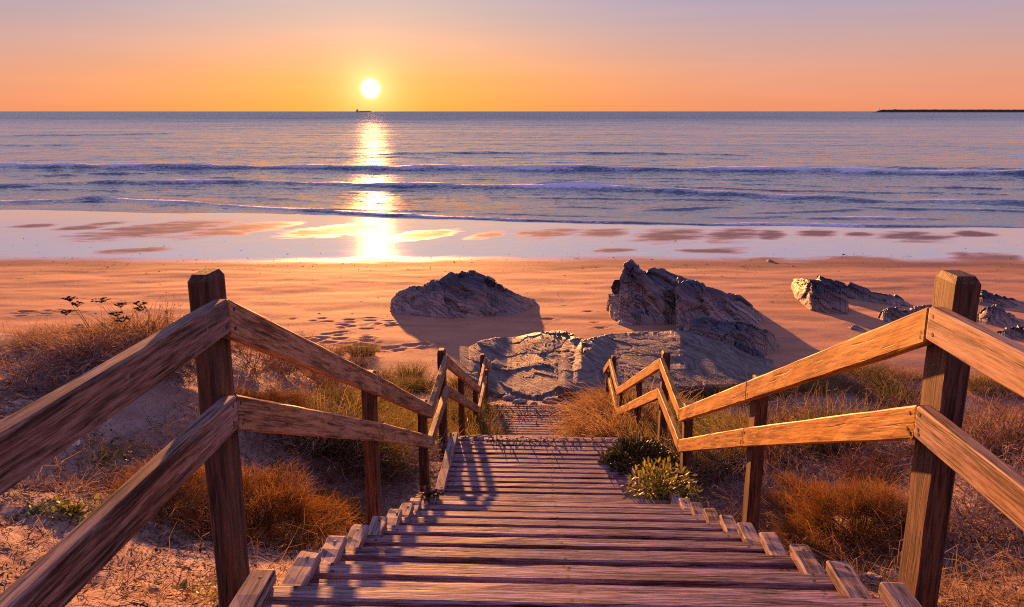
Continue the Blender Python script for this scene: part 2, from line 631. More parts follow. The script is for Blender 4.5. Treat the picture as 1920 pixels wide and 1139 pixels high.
M['rock'] = rock_mat('slate_rock', (.34, .28, .25), (.08, .09, .13), .42)
M['dark_rock'] = rock_mat('dark_wet_rock', (.33, .255, .225), (.06, .062, .09), .22)
M['slab_rock'] = rock_mat('pale_slab_rock', (.165, .13, .12), (.07, .07, .085), .5)
M['stone'] = rock_mat('pebble_stone', (.36, .28, .24), (.2, .17, .17), .8)


def leaf_mat(name, stops, rough=.65, trans=.25):
    m, T, b = new_mat(name)
    tone = T.attr('tone')
    rnd = T.node('ShaderNodeObjectInfo').outputs['Random']
    tone = T.math('ADD', tone, T.math('MULTIPLY', T.math('SUBTRACT', rnd, .5), .16), clamp=True)
    c = T.ramp(tone, stops)
    T.l.new(c, b.inputs['Base Color'])
    b.inputs['Roughness'].default_value = rough
    b.inputs['Specular IOR Level'].default_value = .2
    if trans:
        tr = T.node('ShaderNodeBsdfTranslucent')
        T.l.new(c, tr.inputs['Color'])
        mx = T.node('ShaderNodeMixShader')
        mx.inputs[0].default_value = trans
        T.l.new(b.outputs[0], mx.inputs[1])
        T.l.new(tr.outputs[0], mx.inputs[2])
        T.l.new(mx.outputs[0], T.n['Material Output'].inputs[0])
    return m


M['dry_twig'] = leaf_mat('dry_twigs', [(0, (.05, .024, .019)), (.5, (.19, .098, .075)), (1, (.42, .25, .20))], .8, .1)
M['grey_twig'] = leaf_mat('grey_twigs', [(0, (.08, .055, .055)), (.5, (.24, .17, .165)), (1, (.44, .34, .33))], .8, .1)
M['dry_grass'] = leaf_mat('dry_grass', [(0, (.09, .048, .024)), (.5, (.27, .155, .075)), (1, (.50, .34, .19))], .7, .35)
M['blond'] = leaf_mat('blond_grass', [(0, (.10, .06, .02)), (.5, (.31, .19, .07)), (1, (.55, .38, .17))], .65, .4)
M['olive'] = leaf_mat('olive_grass', [(0, (.05, .05, .012)), (.5, (.16, .13, .03)), (1, (.36, .26, .08))], .65, .4)
M['green'] = leaf_mat('green_blades', [(0, (.025, .05, .015)), (.5, (.07, .12, .035)), (1, (.18, .22, .07))], .55, .35)
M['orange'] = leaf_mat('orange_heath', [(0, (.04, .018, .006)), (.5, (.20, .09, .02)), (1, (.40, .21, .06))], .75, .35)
M['ice'] = leaf_mat('fleshy_leaves', [(0, (.03, .045, .015)), (.45, (.075, .10, .03)), (.75, (.18, .16, .045)), (1, (.38, .13, .06))], .45, .15)
M['lime'] = leaf_mat('lime_leaves', [(0, (.06, .08, .015)), (.5, (.2, .21, .035)), (1, (.45, .36, .06))], .5, .35)
M['silver'] = leaf_mat('silver_leaves', [(0, (.10, .13, .09)), (.5, (.25, .29, .22)), (1, (.5, .52, .42))], .5, .25)
M['umbel'] = leaf_mat('dark_seed_heads', [(0, (.018, .012, .012)), (1, (.07, .045, .04))], .8, .1)
M['bark_litter'] = leaf_mat('leaf_litter', [(0, (.025, .014, .01)), (.5, (.10, .05, .028)), (.85, (.27, .155, .08)), (1, (.42, .3, .2))], .8, .1)
m, T, b = new_mat('black_stake')
b.inputs['Base Color'].default_value = (.015, .012, .012, 1)
M['stake'] = m
m, T, b = new_mat('white_shell')
tc = T.node('ShaderNodeTexCoord').outputs['Object']
T.l.new(T.mix(T.noise(tc, 30, 3), (.5, .45, .43), (.8, .76, .74)), b.inputs['Base Color'])
M['shell'] = m
m, T, b = new_mat('hazed_ship_paint')
tc = T.node('ShaderNodeTexCoord').outputs['Object']
T.l.new(T.mix(T.noise(tc, .1, 3), (.75, .6, .5), (.8, .68, .58)), b.inputs['Base Color'])  # pale warm tone puts distance haze into the hull colour
M['ship'] = m
m, T, b = new_mat('breakwater_stone')
tc = T.node('ShaderNodeTexCoord').outputs['Object']
T.l.new(T.mix(T.noise(tc, .05, 5), (.02, .02, .035), (.05, .045, .06)), b.inputs['Base Color'])
M['mole'] = m

# ------------------------------------------------------------------ setting: sand
def wetness(x, y):
    """film of water between the dry sand and the sea, broken by drier bars"""
    edge = 39.3 + .8 * np.sin(x * .09 + 1.) + fbm(x * .12, y * .05, o=3, s=77) * .9 + np.clip(-x - 12, 0, 40) * .12
    wet = sstep(-.6, 2.6, y - edge + .5 * fbm(x * .5, y * 1.5, o=3, s=79))
    damp = sstep(-5.0, .5, y - edge) * .85
    bars = [(150, 428, 38, 5), (300, 430, 95, 17), (450, 430, 70, 14), (620, 433, 70, 11), (800, 440, 48, 9), (912, 441, 30, 7), (1030, 437, 58, 8),
            (1130, 437, 44, 8), (1260, 441, 66, 13), (1375, 440, 52, 12), (1445, 440, 30, 9), (1530, 438, 40, 7), (1610, 440, 30, 5),
            (1720, 444, 68, 10), (1830, 440, 40, 6), (255, 470, 55, 6), (1150, 470, 40, 4), (1340, 470, 70, 5), (1430, 489, 40, 6), (1600, 489, 70, 9), (1850, 486, 80, 12),
            (60, 424, 40, 4), (200, 420, 30, 4)]
    n = fbm(x * .35 - y * .25, y * .8, o=3, s=88) + .6 * fbm(x * .9 - y * 1.3, y * 2.2, o=3, s=89)
    dry = np.zeros_like(wet)
    for px, py, rx, ry in bars:
        c = beach_hit(px, py)
        a = beach_hit(px + rx, py)
        f = beach_hit(px, py - ry)
        sx, sy = abs(a[0] - c[0]), abs(f[1] - c[1])
        dx = (x - c[0]) - .35 * (y - c[1])
        q = (dx / sx) ** 2 + ((y - c[1]) / sy) ** 2
        dry = np.maximum(dry, sstep(1.8, .15, q + n * .9))
    return wet, damp, dry


def build_sand():
    ds = np.concatenate([np.linspace(-8, 1.0, 24)[:-1], np.arange(1.0, 14, .05), np.arange(14, 40, .1), np.linspace(40, 100, 190)])
    s = np.linspace(-1, 1, 560)
    s = s * (.62 + .24 * np.abs(s))
    wide = .86 + np.geomspace(.02, 4, 16)
    s = np.concatenate([-wide[::-1], s, wide])
    X = s[None, :] * (ds[:, None] + 9.5)
    Y = np.repeat(ds[:, None], len(s), 1)
    Y = Y + .0 * X
    x, y = X.ravel(), Y.ravel()
    z = ground(x, y)
    # foot marks on the beach
    marks = []
    pr = np.random.default_rng(5)
    trails = [((500, 655), (760, 598), 26), ((560, 640), (700, 640), 16), ((640, 600), (760, 612), 9), ((820, 598), (1035, 604), 14),
              ((20, 590), (130, 583), 9), ((650, 655), (800, 650), 12), ((560, 600), (640, 610), 6), ((1100, 590), (1130, 610), 3)]
    for a, bb, n in trails:
        for i in range(n):
            f = i / max(1, n - 1)
            q = beach_hit(a[0] + (bb[0] - a[0]) * f + pr.normal(0, 9), a[1] + (bb[1] - a[1]) * f + pr.normal(0, 3.5))
            marks.append((q[0], q[1], pr.uniform(.14, .22), pr.uniform(.07, .11), pr.uniform(.03, .07)))
    for i in range(130):
        q = beach_hit(pr.uniform(0, 1920), pr.uniform(500, 640))
        marks.append((q[0], q[1], pr.uniform(.06, .16), pr.uniform(.05, .08), pr.uniform(.01, .03)))
    for mx, my, a, bq, dpt in marks:
        sel = np.nonzero((np.abs(x - mx) < 3 * a) & (np.abs(y - my) < 4 * bq))[0]
        q = ((x[sel] - mx) / a) ** 2 + ((y[sel] - my) / bq) ** 2
        z[sel] -= dpt * np.exp(-q) - dpt * .35 * np.exp(-((np.sqrt(q) - 1.6) / .5) ** 2)
    wet, damp, dry = wetness(x, y)
    film = wet * (1 - .86 * dry)
    u, v = uv(x, y)
    dune = 1 - sstep(15, 21, u)
    lit = sstep(-.15, .45, fbm(x * .55, y * .55, o=3, s=60) + .1) * dune
    lit = np.maximum(lit, .8 * dune * sstep(2.2, 1.3, np.abs(v)))
    lit = np.where(v > 0, np.maximum(lit * 1.25, .6 * dune), lit * .95)
    lit = np.where((v < 0) & (u > 4.2), np.maximum(lit, .7 * dune * sstep(3.8, 2.6, -v)), lit)
    me = mesh_np('sand', np.stack([x, y, z], 1), grid_quads(len(ds), len(s)), M['sand'],
                 dict(wet=film, damp=np.maximum(damp * (1 - wet), wet * dry), dune=dune, litter=np.clip(lit, 0, 1)), True)
    link('beach', me, kind='structure')


build_sand()

# ------------------------------------------------------------------ setting: sea
def px_trace(pts):
    out = []
    for px, py in pts:
        r = ray(px, py)
        t = -EYE / r[2]
        out.append((r[0] * t, r[1] * t))
    a = np.array(out)
    return a[np.argsort(a[:, 0])]


WAVES = [  # trace in the picture, height, width to shore, width to sea, foam, x fade
    ([(-300, 316), (0, 316), (200, 318), (400, 317), (700, 319), (960, 321), (1200, 322), (1500, 324), (1920, 331), (2300, 336)], .85, 1.8, 5.0, 1.0),
    ([(-300, 352), (0, 351), (200, 347), (370, 344), (600, 348), (960, 354), (1150, 357), (1500, 374), (1920, 386), (2300, 392)], .55, 1.5, 4.5, .85),
    ([(980, 352), (1100, 353), (1300, 357), (1500, 360), (1900, 366)], .26, .9, 3.5, .15),
    ([(0, 331), (90, 331), (200, 328), (300, 326)], .30, 1.2, 4.0, .1),
    ([(110, 370), (250, 377), (480, 389), (700, 403), (950, 415), (1200, 421), (1460, 424), (1920, 428), (2300, 431)], .20, .6, 2.2, .95),
    ([(-200, 381), (0, 380), (130, 377), (240, 371)], .22, .7, 2.5, .8),
    ([(0, 356), (120, 357), (260, 356)], .2, .8, 3, .1),
    ([(1190, 396), (1300, 392), (1400, 389)], .2, .6, 2.5, .2),
    ([(1310, 409), (1400, 410), (1500, 405)], .18, .6, 2.0, .9),
    ([(1380, 402), (1500, 398), (1640, 394)], .17, .5, 2.0, .2),
    ([(1480, 412), (1650, 410), (1800, 412)], .16, .6, 2.0, .9),
    ([(700, 290), (960, 288), (1200, 289), (1420, 293)], .42, 2.2, 7.0, .0),
    ([(-200, 276), (0, 274), (120, 275)], .5, 3, 8, .0),
    ([(-200, 256), (0, 256), (200, 254), (330, 251)], .6, 4, 10, .0),
    ([(1640, 315), (1800, 317), (1920, 320), (2200, 324)], .4, 1.6, 5, .15),
    ([(1000, 386), (1130, 390), (1200, 392)], .12, .6, 2.5, .1),
    ([(820, 336), (1000, 338), (1250, 337), (1480, 340)], .16, .8, 3, .1),
    ([(300, 336), (450, 335), (640, 337)], .14, .8, 3, .1),
    ([(1500, 350), (1700, 352), (1920, 355), (2100, 357)], .2, .8, 3, .2),
    ([(880, 370), (1050, 372), (1250, 375), (1400, 379)], .15, .6, 2.5, .15),
    ([(1560, 388), (1750, 394), (1920, 398), (2100, 400)], .18, .6, 2.5, .5),
    ([(300, 366), (460, 372), (640, 380)], .12, .5, 2, .2),
    ([(850, 402), (1000, 404), (1180, 408)], .10, .5, 2, .3),
    ([(560, 395), (700, 396), (850, 400)], .1, .5, 2, .2),
]


def build_sea():
    ds = [50.0]
    while ds[-1] < 330:
        ds.append(ds[-1] + .17 * (ds[-1] / 60.0) ** 1.3)
    while ds[-1] < 60000:
        ds.append(ds[-1] * 1.045)
    ds = np.array(ds)
    s = np.linspace(-.86, .86, 430)
    wide = .86 + np.geomspace(.02, 4, 14)
    s = np.concatenate([-wide[::-1], s, wide])
    X = s[None, :] * (ds[:, None] + 6)
    Y = np.repeat(ds[:, None], len(s), 1)
    x, y = X.ravel(), Y.ravel()
    z = np.zeros_like(x)
    foam = np.zeros_like(x)
    for tr, A, l0, l1, fo in WAVES:
        t = px_trace(tr)
        yl = np.interp(x, t[:, 0], t[:, 1])
        yl = yl + fbm(x * .11, x * 0 + A * 9, o=3, s=int(A * 1000)) * 1.1 * (yl / 80)
        span = max(3.0, .08 * (t[-1, 0] - t[0, 0]))
        fade = sstep(t[0, 0] - span * .3, t[0, 0] + span, x) * sstep(t[-1, 0] + span * .3, t[-1, 0] - span, x)
        amp = A * fade * np.clip(.75 + .5 * fbm(x * .07, x * 0, o=3, s=int(A * 777) + 3), .25, 1.3)
        d = y - yl
        prof = np.where(d < 0, np.exp(-(d / l0) ** 2), np.exp(-(d / l1) ** 2))
        z += amp * prof
        fz = fo * np.where(d < 0, np.exp(-(d / (l0 * 1.2)) ** 2), np.exp(-(d / (l1 * .3)) ** 2))
        foam = np.maximum(foam, fz * np.clip(amp / A, 0, 1) * np.clip(.75 + .7 * fbm(x * .12, y * .2, o=3, s=5), 0, 1.2))
    near = 1 - sstep(120, 330, y)
    shore = .25 + .75 * sstep(58, 85, y)
    z += near * shore * (fbm(x * .10, y * .3, o=3, s=14) * .085 + fbm(x * .5, y * 1.1, o=3, s=24) * .022)
    z += (1 - near) * 0
    me = mesh_np('sea', np.stack([x, y, z], 1), grid_quads(len(ds), len(s)), M['sea'], dict(foam=np.clip(foam, 0, 1)), True)
    link('sea', me, kind='structure')


build_sea()

# ------------------------------------------------------------------ timber
def timber_mesh(name, L, W, H, mat, bev=.006, segs=6, wob=.0015, seed=0, shear=0.0, chamfer=0.0):
    """beam along local X from 0 to L, centred on Y and Z"""
    r = np.random.default_rng(seed + 1000)
    w, h = W / 2, H / 2
    b = min(bev, w * .45, h * .45)
    prof = np.array([(-w, -h + b), (-w + b, -h), (w - b, -h), (w, -h + b), (w, h - b), (w - b, h), (-w + b, h), (-w, h - b)])
    xs = list(np.linspace(0, L, segs + 1))
    sc = [1.0] * len(xs)
    if chamfer:
        xs = xs[:-1] + [L - chamfer, L]
        sc = [1.0] * (len(xs) - 1) + [.72]
    else:
        xs = [0, min(.008, L * .1)] + xs[1:-1] + [L - min(.008, L * .1), L]
        sc = [.93] + [1.0] * (len(xs) - 2) + [.93]
    V = []
    for x, k in zip(xs, sc):
        q = prof * k + r.normal(0, wob, prof.shape) * (1 if 0 < x < L else .4)
        V.append(np.stack([x + shear * q[:, 1], q[:, 0], q[:, 1]], 1))
    V = np.concatenate(V)
    n = len(xs)
    Q = []
    for i in range(n - 1):
        for j in range(8):
            a, c = i * 8 + j, i * 8 + (j + 1) % 8
            Q.append((a, c, c + 8, a + 8))
    e = (n - 1) * 8
    for o, fl in ((0, True), (e, False)):
        caps = [(0, 1, 2, 3), (0, 3, 4, 7), (4, 5, 6, 7)]
        for c in caps:
            Q.append(tuple(o + k for k in (c[::-1] if fl else c)))
    return mesh_np(name, V, np.array(Q)[:, ::-1], mat)


def frame(origin, xdir, zhint):
    x = Vector(xdir).normalized()
    z = Vector(zhint)
    y = z.cross(x).normalized()
    z = x.cross(y)
    Mx = Matrix((x, y, z)).transposed().to_4x4()
    Mx.translation = Vector(origin)
    return Mx


def put_beam(name, parent, me, origin, xdir, zhint, **props):
    o = bpy.data.objects.new(name, me)
    COL.objects.link(o)
    mw = frame(origin, xdir, zhint)
    if parent is not None:
        o.parent = parent
        mw = parent_inv(parent) @ mw
    o.matrix_local = mw
    for k, v in props.items():
        o[k] = v
    return o


def parent_inv(p):
    return Matrix.Translation(p.location).inverted()


def nail_mesh():
    V, Q = [], []
    for k in range(8):
        a = k * math.pi / 4
        V += [(.0075 * math.cos(a), .0075 * math.sin(a), -.004), (.0068 * math.cos(a), .0068 * math.sin(a), .0014)]
    for k in range(8):
        j = (k + 1) % 8
        Q.append((2 * k, 2 * j, 2 * j + 1, 2 * k + 1))
    Q += [(1, 3, 5, 7), (1, 7, 9, 15), (9, 11, 13, 15)]
    return mesh_np('nail', np.array(V), np.array(Q), M['nail'])


NAIL = nail_mesh()
VW = (UY, -UX, 0)                 # "right" in world
UW = (UX, UY, 0)                  # "along" in world
V0, V1 = -.93, 1.175              # outer ends of the planks
PLANK = [timber_mesh('plank', V1 - V0, .078, .045, M['plank'], .007, 10, .0006, i) for i in range(6)]


def deck(root, u0, u1, wtop, pitch=.107):
    n = int(round((u1 - u0) / pitch))
    pitch = (u1 - u0) / n
    heads = NAILS.setdefault(root.name, [])
    for i in range(n):
        u = u0 + (i + .5) * pitch
        o = put_beam('plank', root, random.choice(PLANK), P(u, V0 + random.uniform(-.008, .008), wtop - .0225 + random.uniform(-.0025, .0025)),
                     Vector(VW) + Vector((0, 0, random.uniform(-.0015, .0015))), (random.uniform(-.012, .012), random.uniform(-.012, .012), 1))
        for vj in (-.79, .12, 1.03):
            for du in (-.02, .021):
                heads.append(P(u + du + random.uniform(-.005, .005), vj + random.uniform(-.014, .014), wtop + .0034))


NAILS = {}


def nail_heads(root):
    """the small heads over the joists of a run, joined into one part"""
    V, Q = [], []
    base = np.array(root.location)
    for c in NAILS.get(root.name, []):
        b0 = len(V)
        for k in range(8):
            a = k * math.pi / 4
            V.append(c - base + np.array([.0075 * math.cos(a), .0075 * math.sin(a), 0]))
        Q += [(b0, b0 + 1, b0 + 2, b0 + 3), (b0, b0 + 3, b0 + 4, b0 + 7), (b0 + 4, b0 + 5, b0 + 6, b0 + 7)]
    if V:
        link('nail_heads', mesh_np('nail_heads', np.array(V), np.array(Q), M['nail']), root, kind='stuff')


def curbs(root, u0, u1, wtop, seed, left=True, right=True):
    L = u1 - u0
    for side, v in ((left, -.845 - .0425), (right, 1.085 + .0425)):
        if not side:
            continue
        me = timber_mesh('curb', L - .004, .083, .046, M['curb'], .006, 6, .0016, seed + int(v > 0) * 50)
        o = put_beam('curb', root, me, P(u0, v + random.uniform(-.006, .006), wtop + .0235), Vector(UW) + Vector(VW) * random.uniform(-.015, .015), (0, 0, 1))
        for du in (.05, L - .05) if L < .6 else (.06, L * .5, L - .05):
            nl = link('nail', NAIL, o)
            nl.location = (du, random.uniform(-.02, .02), .0232)


def stringers(root, pts, drop):
    """two boards under a run; pts: (u, w) of the two ends"""
    (ua, wa), (ub, wb) = pts
    L = math.hypot(ub - ua, wb - wa)
    me = timber_mesh('joist', L, .05, .16, M['joist'], .005, 4, .001, int(ua * 10) + 300)
    for v in (-.80, .12, 1.04):
        a, bb = P(ua, v, wa - drop), P(ub, v, wb - drop)
        put_beam('joist', root, me, a, Vector(bb - a), (0, 0, 1))


NOSE0, GO, W0, RISE = 2.33, .4275, -1.512, .1825
t = thing('timber_landing', 'near timber landing at the head of the stairs, between the tallest posts', 'landing', P(1.0, .12, -1.78), 'timber landings of the beach stairs')
deck(t, -.9, NOSE0, W0)
curbs(t, 1.45, NOSE0, W0, 1)
curbs(t, -.5, 1.45, W0, 2)
nail_heads(t)
stringers(t, ((-.9, W0), (NOSE0 - .02, W0)), .118)

t = thing('stair_flight', 'upper flight of weathered wooden steps with short kerb blocks at both ends', 'stairs', P(4.2, .12, -2.9), 'flights of the beach stairs')
for k in range(1, 10):
    un = NOSE0 + GO * k
    wt = W0 - RISE * k
    deck(t, un - GO, un, wt)
    curbs(t, un - .345, un, wt, 10 + k)
nail_heads(t)
stringers(t, ((NOSE0, W0 - RISE * .55), (NOSE0 + GO * 9, W0 - RISE * 9.6)), .17)

U2, W2 = 7.86, W0 - RISE * 10
t = thing('timber_landing', 'middle timber landing of slatted grey boards with a long kerb on its left', 'landing', P(7.0, .12, -3.7), 'timber landings of the beach stairs')
u2a = NOSE0 + GO * 9
deck(t, u2a, U2, W2, .108)
curbs(t, u2a + .36, U2, W2, 40, True, False)
curbs(t, u2a + .36, u2a + 1.0, W2, 41, False, True)
nail_heads(t)
stringers(t, ((u2a + .02, W2), (U2 - .02, W2)), .118)

t = thing('stair_flight', 'lower flight of wooden steps hidden behind the edge of the middle landing', 'stairs', P(9.9, .12, -4.6), 'flights of the beach stairs')
NB, R2 = 10, .176
for k in range(1, NB + 1):
    un = U2 + GO * k
    wt = W2 - R2 * k
    deck(t, un - GO, un, wt)
nail_heads(t)
stringers(t, ((U2, W2 - R2 * .55), (U2 + GO * NB, W2 - R2 * (NB + .6))), .17)

U3A, W3 = U2 + GO * NB, W2 - R2 * (NB + 1)
U3 = 13.95
t = thing('timber_landing', 'last timber landing between the grass mounds, half strewn with sand', 'landing', P(13.0, .12, -5.5), 'timber landings of the beach stairs')
deck(t, U3A, U3, W3, .108)
nail_heads(t)
stringers(t, ((U3A + .02, W3), (U3 - .02, W3)), .118)


# ------------------------------------------------------------------ handrails
def handrail(label, side, rail_keys):
    sg = 1 if side == 'r' else -1
    vin = 1.26 if sg > 0 else -.98             # face of the rails towards the steps
    thick = .048
    vr = vin + sg * thick / 2
    vp = vin + sg * (thick + .0425 + .002)      # centre of the posts
    root = thing('handrail', label, 'handrail', P(2.5, vp, -1.7), 'handrails of the beach stairs')
    ja, jw, jl = (2.57, -.615, -.955) if sg > 0 else (2.415, -.572, -.893)
    ul = [(-1.6, jw), (ja, jw), (4.68, -1.60), (6.87, -2.62), (8.13, -2.53), (12.5, -4.42), (14.05, -4.40), (15.2, -4.95)]
    ll = [(-1.6, jl), (ja, jl), (4.68, -1.905), (6.83, -2.90), (8.17, -2.88), (12.5, -4.78), (14.05, -4.76), (15.2, -5.3)]
    cols = rail_keys
    for li, pts in enumerate((ul, ll)):
        for i in range(len(pts) - 1):
            (ua, wa), (ub, wb) = pts[i], pts[i + 1]
            if li == 1 and i == 6:
                continue
            a = math.atan2(wb - wa, ub - ua)
            h = .112
            pa, pb = P(ua + .0015, vr, wa - h * .5 / math.cos(a)), P(ub - .0015, vr, wb - h * .5 / math.cos(a))
            d = Vector(pb - pa)
            me = timber_mesh('rail', d.length, thick, h, M[cols[i]], .005, 12, .0011, i + li * 20 + (70 if sg > 0 else 0), math.tan(a))
            o = put_beam('rail', root, me, pa, d, (0, 0, 1))
            # nails at both ends, on the face towards the steps: local Y is left of the run
            fy = (thick / 2) * (1 if sg > 0 else -1)
            for end in (0, 1):
                for dz in ((.03, -.028) if random.random() < .4 else (.032, -.02, -.034)):
                    x = (.035 + random.uniform(-.012, .012)) if end == 0 else d.length - .035 + random.uniform(-.012, .012)
                    nl = link('nail', NAIL, o)
                    nl.matrix_local = Matrix.Translation((x + math.tan(a) * dz, fy, dz)) @ Matrix.Rotation(-math.pi / 2 * (1 if sg > 0 else -1), 4, 'X')
    posts = [  # along, top, ground, size along, size across
        (.15, -.75, -1.95, .12, .08), (2.585, -.508, -2.25, .145, .08) if sg > 0 else (2.45, -.492, -2.25, .14, .066),
        (4.67, -1.565, -3.05, .12, .075), (6.85, -2.60 + .03, -3.6, .12, .075),
        (8.3, -2.51, -3.95, .13, .08), (10.3, -3.44, -4.7, .11, .075), (12.5, -4.40, -5.75, .11, .075), (14.12, -4.36, -5.75, .12, .08), (15.15, -5.0, -6.0, .1, .075)]
    for j, (u, wt, wb, su, sv) in enumerate(posts):
        vp = vin + sg * (thick + sv / 2 + .002)
        me = timber_mesh('post', wt - wb, sv, su, M['post'], .006, 10, .0014, 500 + j + (40 if sg > 0 else 0), 0, .022 if j in (1, 4, 7) else .008)
        put_beam('post', root, me, P(u, vp + random.uniform(-.004, .004), wb), Vector((random.uniform(-.006, .006), random.uniform(-.006, .006), 1)), UW)
    return root


handrail('shaded brown wooden handrail along the left side of the beach stairs', 'l', ['shaded_old_rail', 'worn_rail', 'worn_rail', 'worn_rail', 'worn_rail', 'worn_rail', 'shaded_old_rail', 'shaded_old_rail'])
handrail('sunlit golden wooden handrail along the right side of the beach stairs', 'r', ['worn_rail', 'rail', 'rail', 'rail', 'rail', 'rail', 'rail', 'shaded_old_rail'])


# ------------------------------------------------------------------ rocks on the beach
def rock(label, prof, depth, mat, seed, nx=170, ny=90, crest=.45, rough=.16, dip=(.55, .3, .78), lam=.34, bulge=.65, sink=.35, base_fn=None, group='rocks on the beach'):
    """prof: (x, crest y, foot y) traced from left to right; the foot lies on the sand"""
    base_fn = base_fn or beach_hit
    pr = np.array(prof, float)
    k = np.linspace(0, 1, nx)
    seg = np.linspace(0, 1, len(pr))
    # even spacing along the outline
    dl = np.concatenate([[0], np.cumsum(np.hypot(np.diff(pr[:, 0]), np.diff(pr[:, 1])))])
    dl /= dl[-1]
    px = np.interp(k, dl, pr[:, 0])
    pt = np.interp(k, dl, pr[:, 1])
    pb = np.interp(k, dl, pr[:, 2])
    F = np.array([base_fn(a, c) for a, c in zip(px, pb)])
    if np.isscalar(depth):
        dep = np.full(nx, float(depth))
    else:
        d = np.array(depth, float)
        dep = np.interp(px, d[:, 0], d[:, 1])
    C = np.array([at_y(a, c, f[1] + q * crest) for a, c, f, q in zip(px, pt, F, dep)])
    g = C[:, 2] - F[:, 2]
    C[:, 2] = np.maximum(C[:, 2], F[:, 2] - .15)
    B = C.copy()
    B[:, 1] = F[:, 1] + dep
    B[:, 2] = np.minimum(F[:, 2] - dep * .05, C[:, 2]) - sink
    F2 = F.copy()
    F2[:, 2] -= sink
    t = np.linspace(0, 1, ny)
    tc = .62
    V = np.zeros((ny, nx, 3))
    for j, tt in enumerate(t):
        if tt < .07:
            V[j] = F2 + (F - F2) * (tt / .07)
        elif tt <= tc:
            q = (tt - .07) / (tc - .07)
            e = math.sin(q * math.pi / 2) ** (1 / (bulge + .5)) * .55 + .45 * q
            V[j] = F + (C - F) * q ** .9
            V[j, :, 2] = F[:, 2] + (C[:, 2] - F[:, 2]) * e
        else:
            q = (tt - tc) / (1 - tc)
            V[j] = C + (B - C) * q
            V[j, :, 2] = C[:, 2] + (B[:, 2] - C[:, 2]) * q ** 1.6
    # normals of the smooth body
    du = np.gradient(V, axis=1)
    dv = np.gradient(V, axis=0)
    N = np.cross(du, dv)
    N /= np.linalg.norm(N, axis=2, keepdims=True) + 1e-9
    p = V.reshape(-1, 3)
    n = N.reshape(-1, 3)
    nd = np.array(dip) / np.linalg.norm(dip)
    wx = fbm(p[:, 0] * .7, p[:, 1] * .7, p[:, 2] * .7, o=3, s=seed) * .45
    sdist = p @ nd + wx * .5
    lay = sdist / lam
    fr = lay - np.floor(lay)
    lid = np.floor(lay)
    rv = (_hash(lid, lid * 0, lid * 0, seed) & 1023) / 1023.0
    step = rv * .9 + .35 * fr
    perp = np.cross(nd, [0, 0, 1])
    perp /= np.linalg.norm(perp)
    per2 = np.cross(nd, perp)
    a1, a2 = p @ perp, p @ per2
    q3 = np.stack([sdist / lam * .55, a1 * .75 + wx, a2 * .5], 1)
    f1, f2, cv, ct = cells(q3, seed + 3)
    q4 = np.stack([sdist / lam * 1.7, a1 * 1.3 + wx, a2 * .9], 1) + 5
    g1, g2, cv2, ct2 = cells(q4, seed + 8)
    crack = sstep(.07, 0, f2 - f1)
    big = fbm(p[:, 0] * .8, p[:, 1] * .8, p[:, 2] * 1.1, o=3, s=seed + 11)
    fine = fbm(p[:, 0] * 3.5, p[:, 1] * 3.5, p[:, 2] * 5, o=3, s=seed + 12)
    saw = fr * .5 + (sdist / lam * 2.7 - np.floor(sdist / lam * 2.7)) * .22
    disp = rough * (big * .5 + (rv - .5) * .5 + saw * .7 - .35 + (cv - .5) * .9 + ct * .8 + (cv2 - .5) * .2 + ct2 * .2 + fine * .07 - crack * .3)
    disp = disp - rough * .15
    edge = np.sin(np.linspace(0, math.pi, nx)) ** .7
    disp = (disp.reshape(ny, nx) * edge[None, :]).ravel()
    hz = np.clip(g, .05, None)
    hgt = ((V[:, :, 2] - F[None, :, 2]) / max(hz.max(), .3)).ravel()
    back = (np.repeat(t[:, None], nx, 1) > .55).ravel() * .35
    p = p + n * disp[:, None] * np.clip(.35 + hgt * 1.4, .35, 1)[:, None]
    mid = F.mean(0)
    me = mesh_np('rock', p - mid, grid_quads(ny, nx)[:, ::-1], mat, dict(hgt=np.clip(hgt + back, 0, 1.3), bed=sdist + fine * .03, lane=a1), False)
    return thing('rock', label, 'rock', tuple(mid), group, me)


rock('low humped dark-topped rock standing alone left of the other beach rocks',
     [(730, 580, 582), (733, 562, 586), (745, 548, 588), (770, 537, 591), (800, 528, 593), (826, 519, 595), (850, 513, 596), (880, 514, 597), (905, 516, 597), (925, 528, 596),
      (942, 541, 594), (950, 540, 593), (966, 550, 590), (985, 556, 585), (1004, 562, 569)], [(730, 2.4), (850, 3.4), (940, 2.6), (1004, .8)], M['dark_rock'], 11, 210, 100, .5, .15, (.5, .2, .85))
rock('tall dark rock at the back of the cluster, highest peak on the beach',
     [(1141, 575, 584), (1143, 552, 596), (1156, 541, 603), (1160, 515, 606), (1172, 497, 608), (1184, 493, 609), (1203, 500, 610), (1222, 502, 610), (1245, 508, 610), (1268, 520, 608), (1290, 528, 606), (1310, 545, 603)],
     [(1141, 1.2), (1200, 3.0), (1310, 2.6)], M['rock'], 23, 170, 110, .5, .22, (.62, .15, .72), .4)
rock('small crumbling rock ledge at the foot of the tall dark rock',
     [(1158, 604, 611), (1170, 594, 612), (1190, 588, 612), (1212, 583, 609), (1240, 579, 605), (1270, 578, 600), (1276, 590, 600)], [(1158, .7), (1276, 1.0)], M['rock'], 31, 110, 60, .5, .12, (.4, .2, .8), .2)
rock('long slanting slab of dark slate with a steep left edge, in the right cluster',
     [(1268, 610, 628), (1268, 530, 632), (1272, 522, 634), (1300, 528, 634), (1340, 541, 628), (1384, 557, 622), (1410, 570, 615), (1430, 587, 606), (1440, 597, 600)],
     [(1268, 3.2), (1380, 3.0), (1440, 1.0)], M['rock'], 43, 190, 110, .5, .2, (.66, .1, .7), .3)
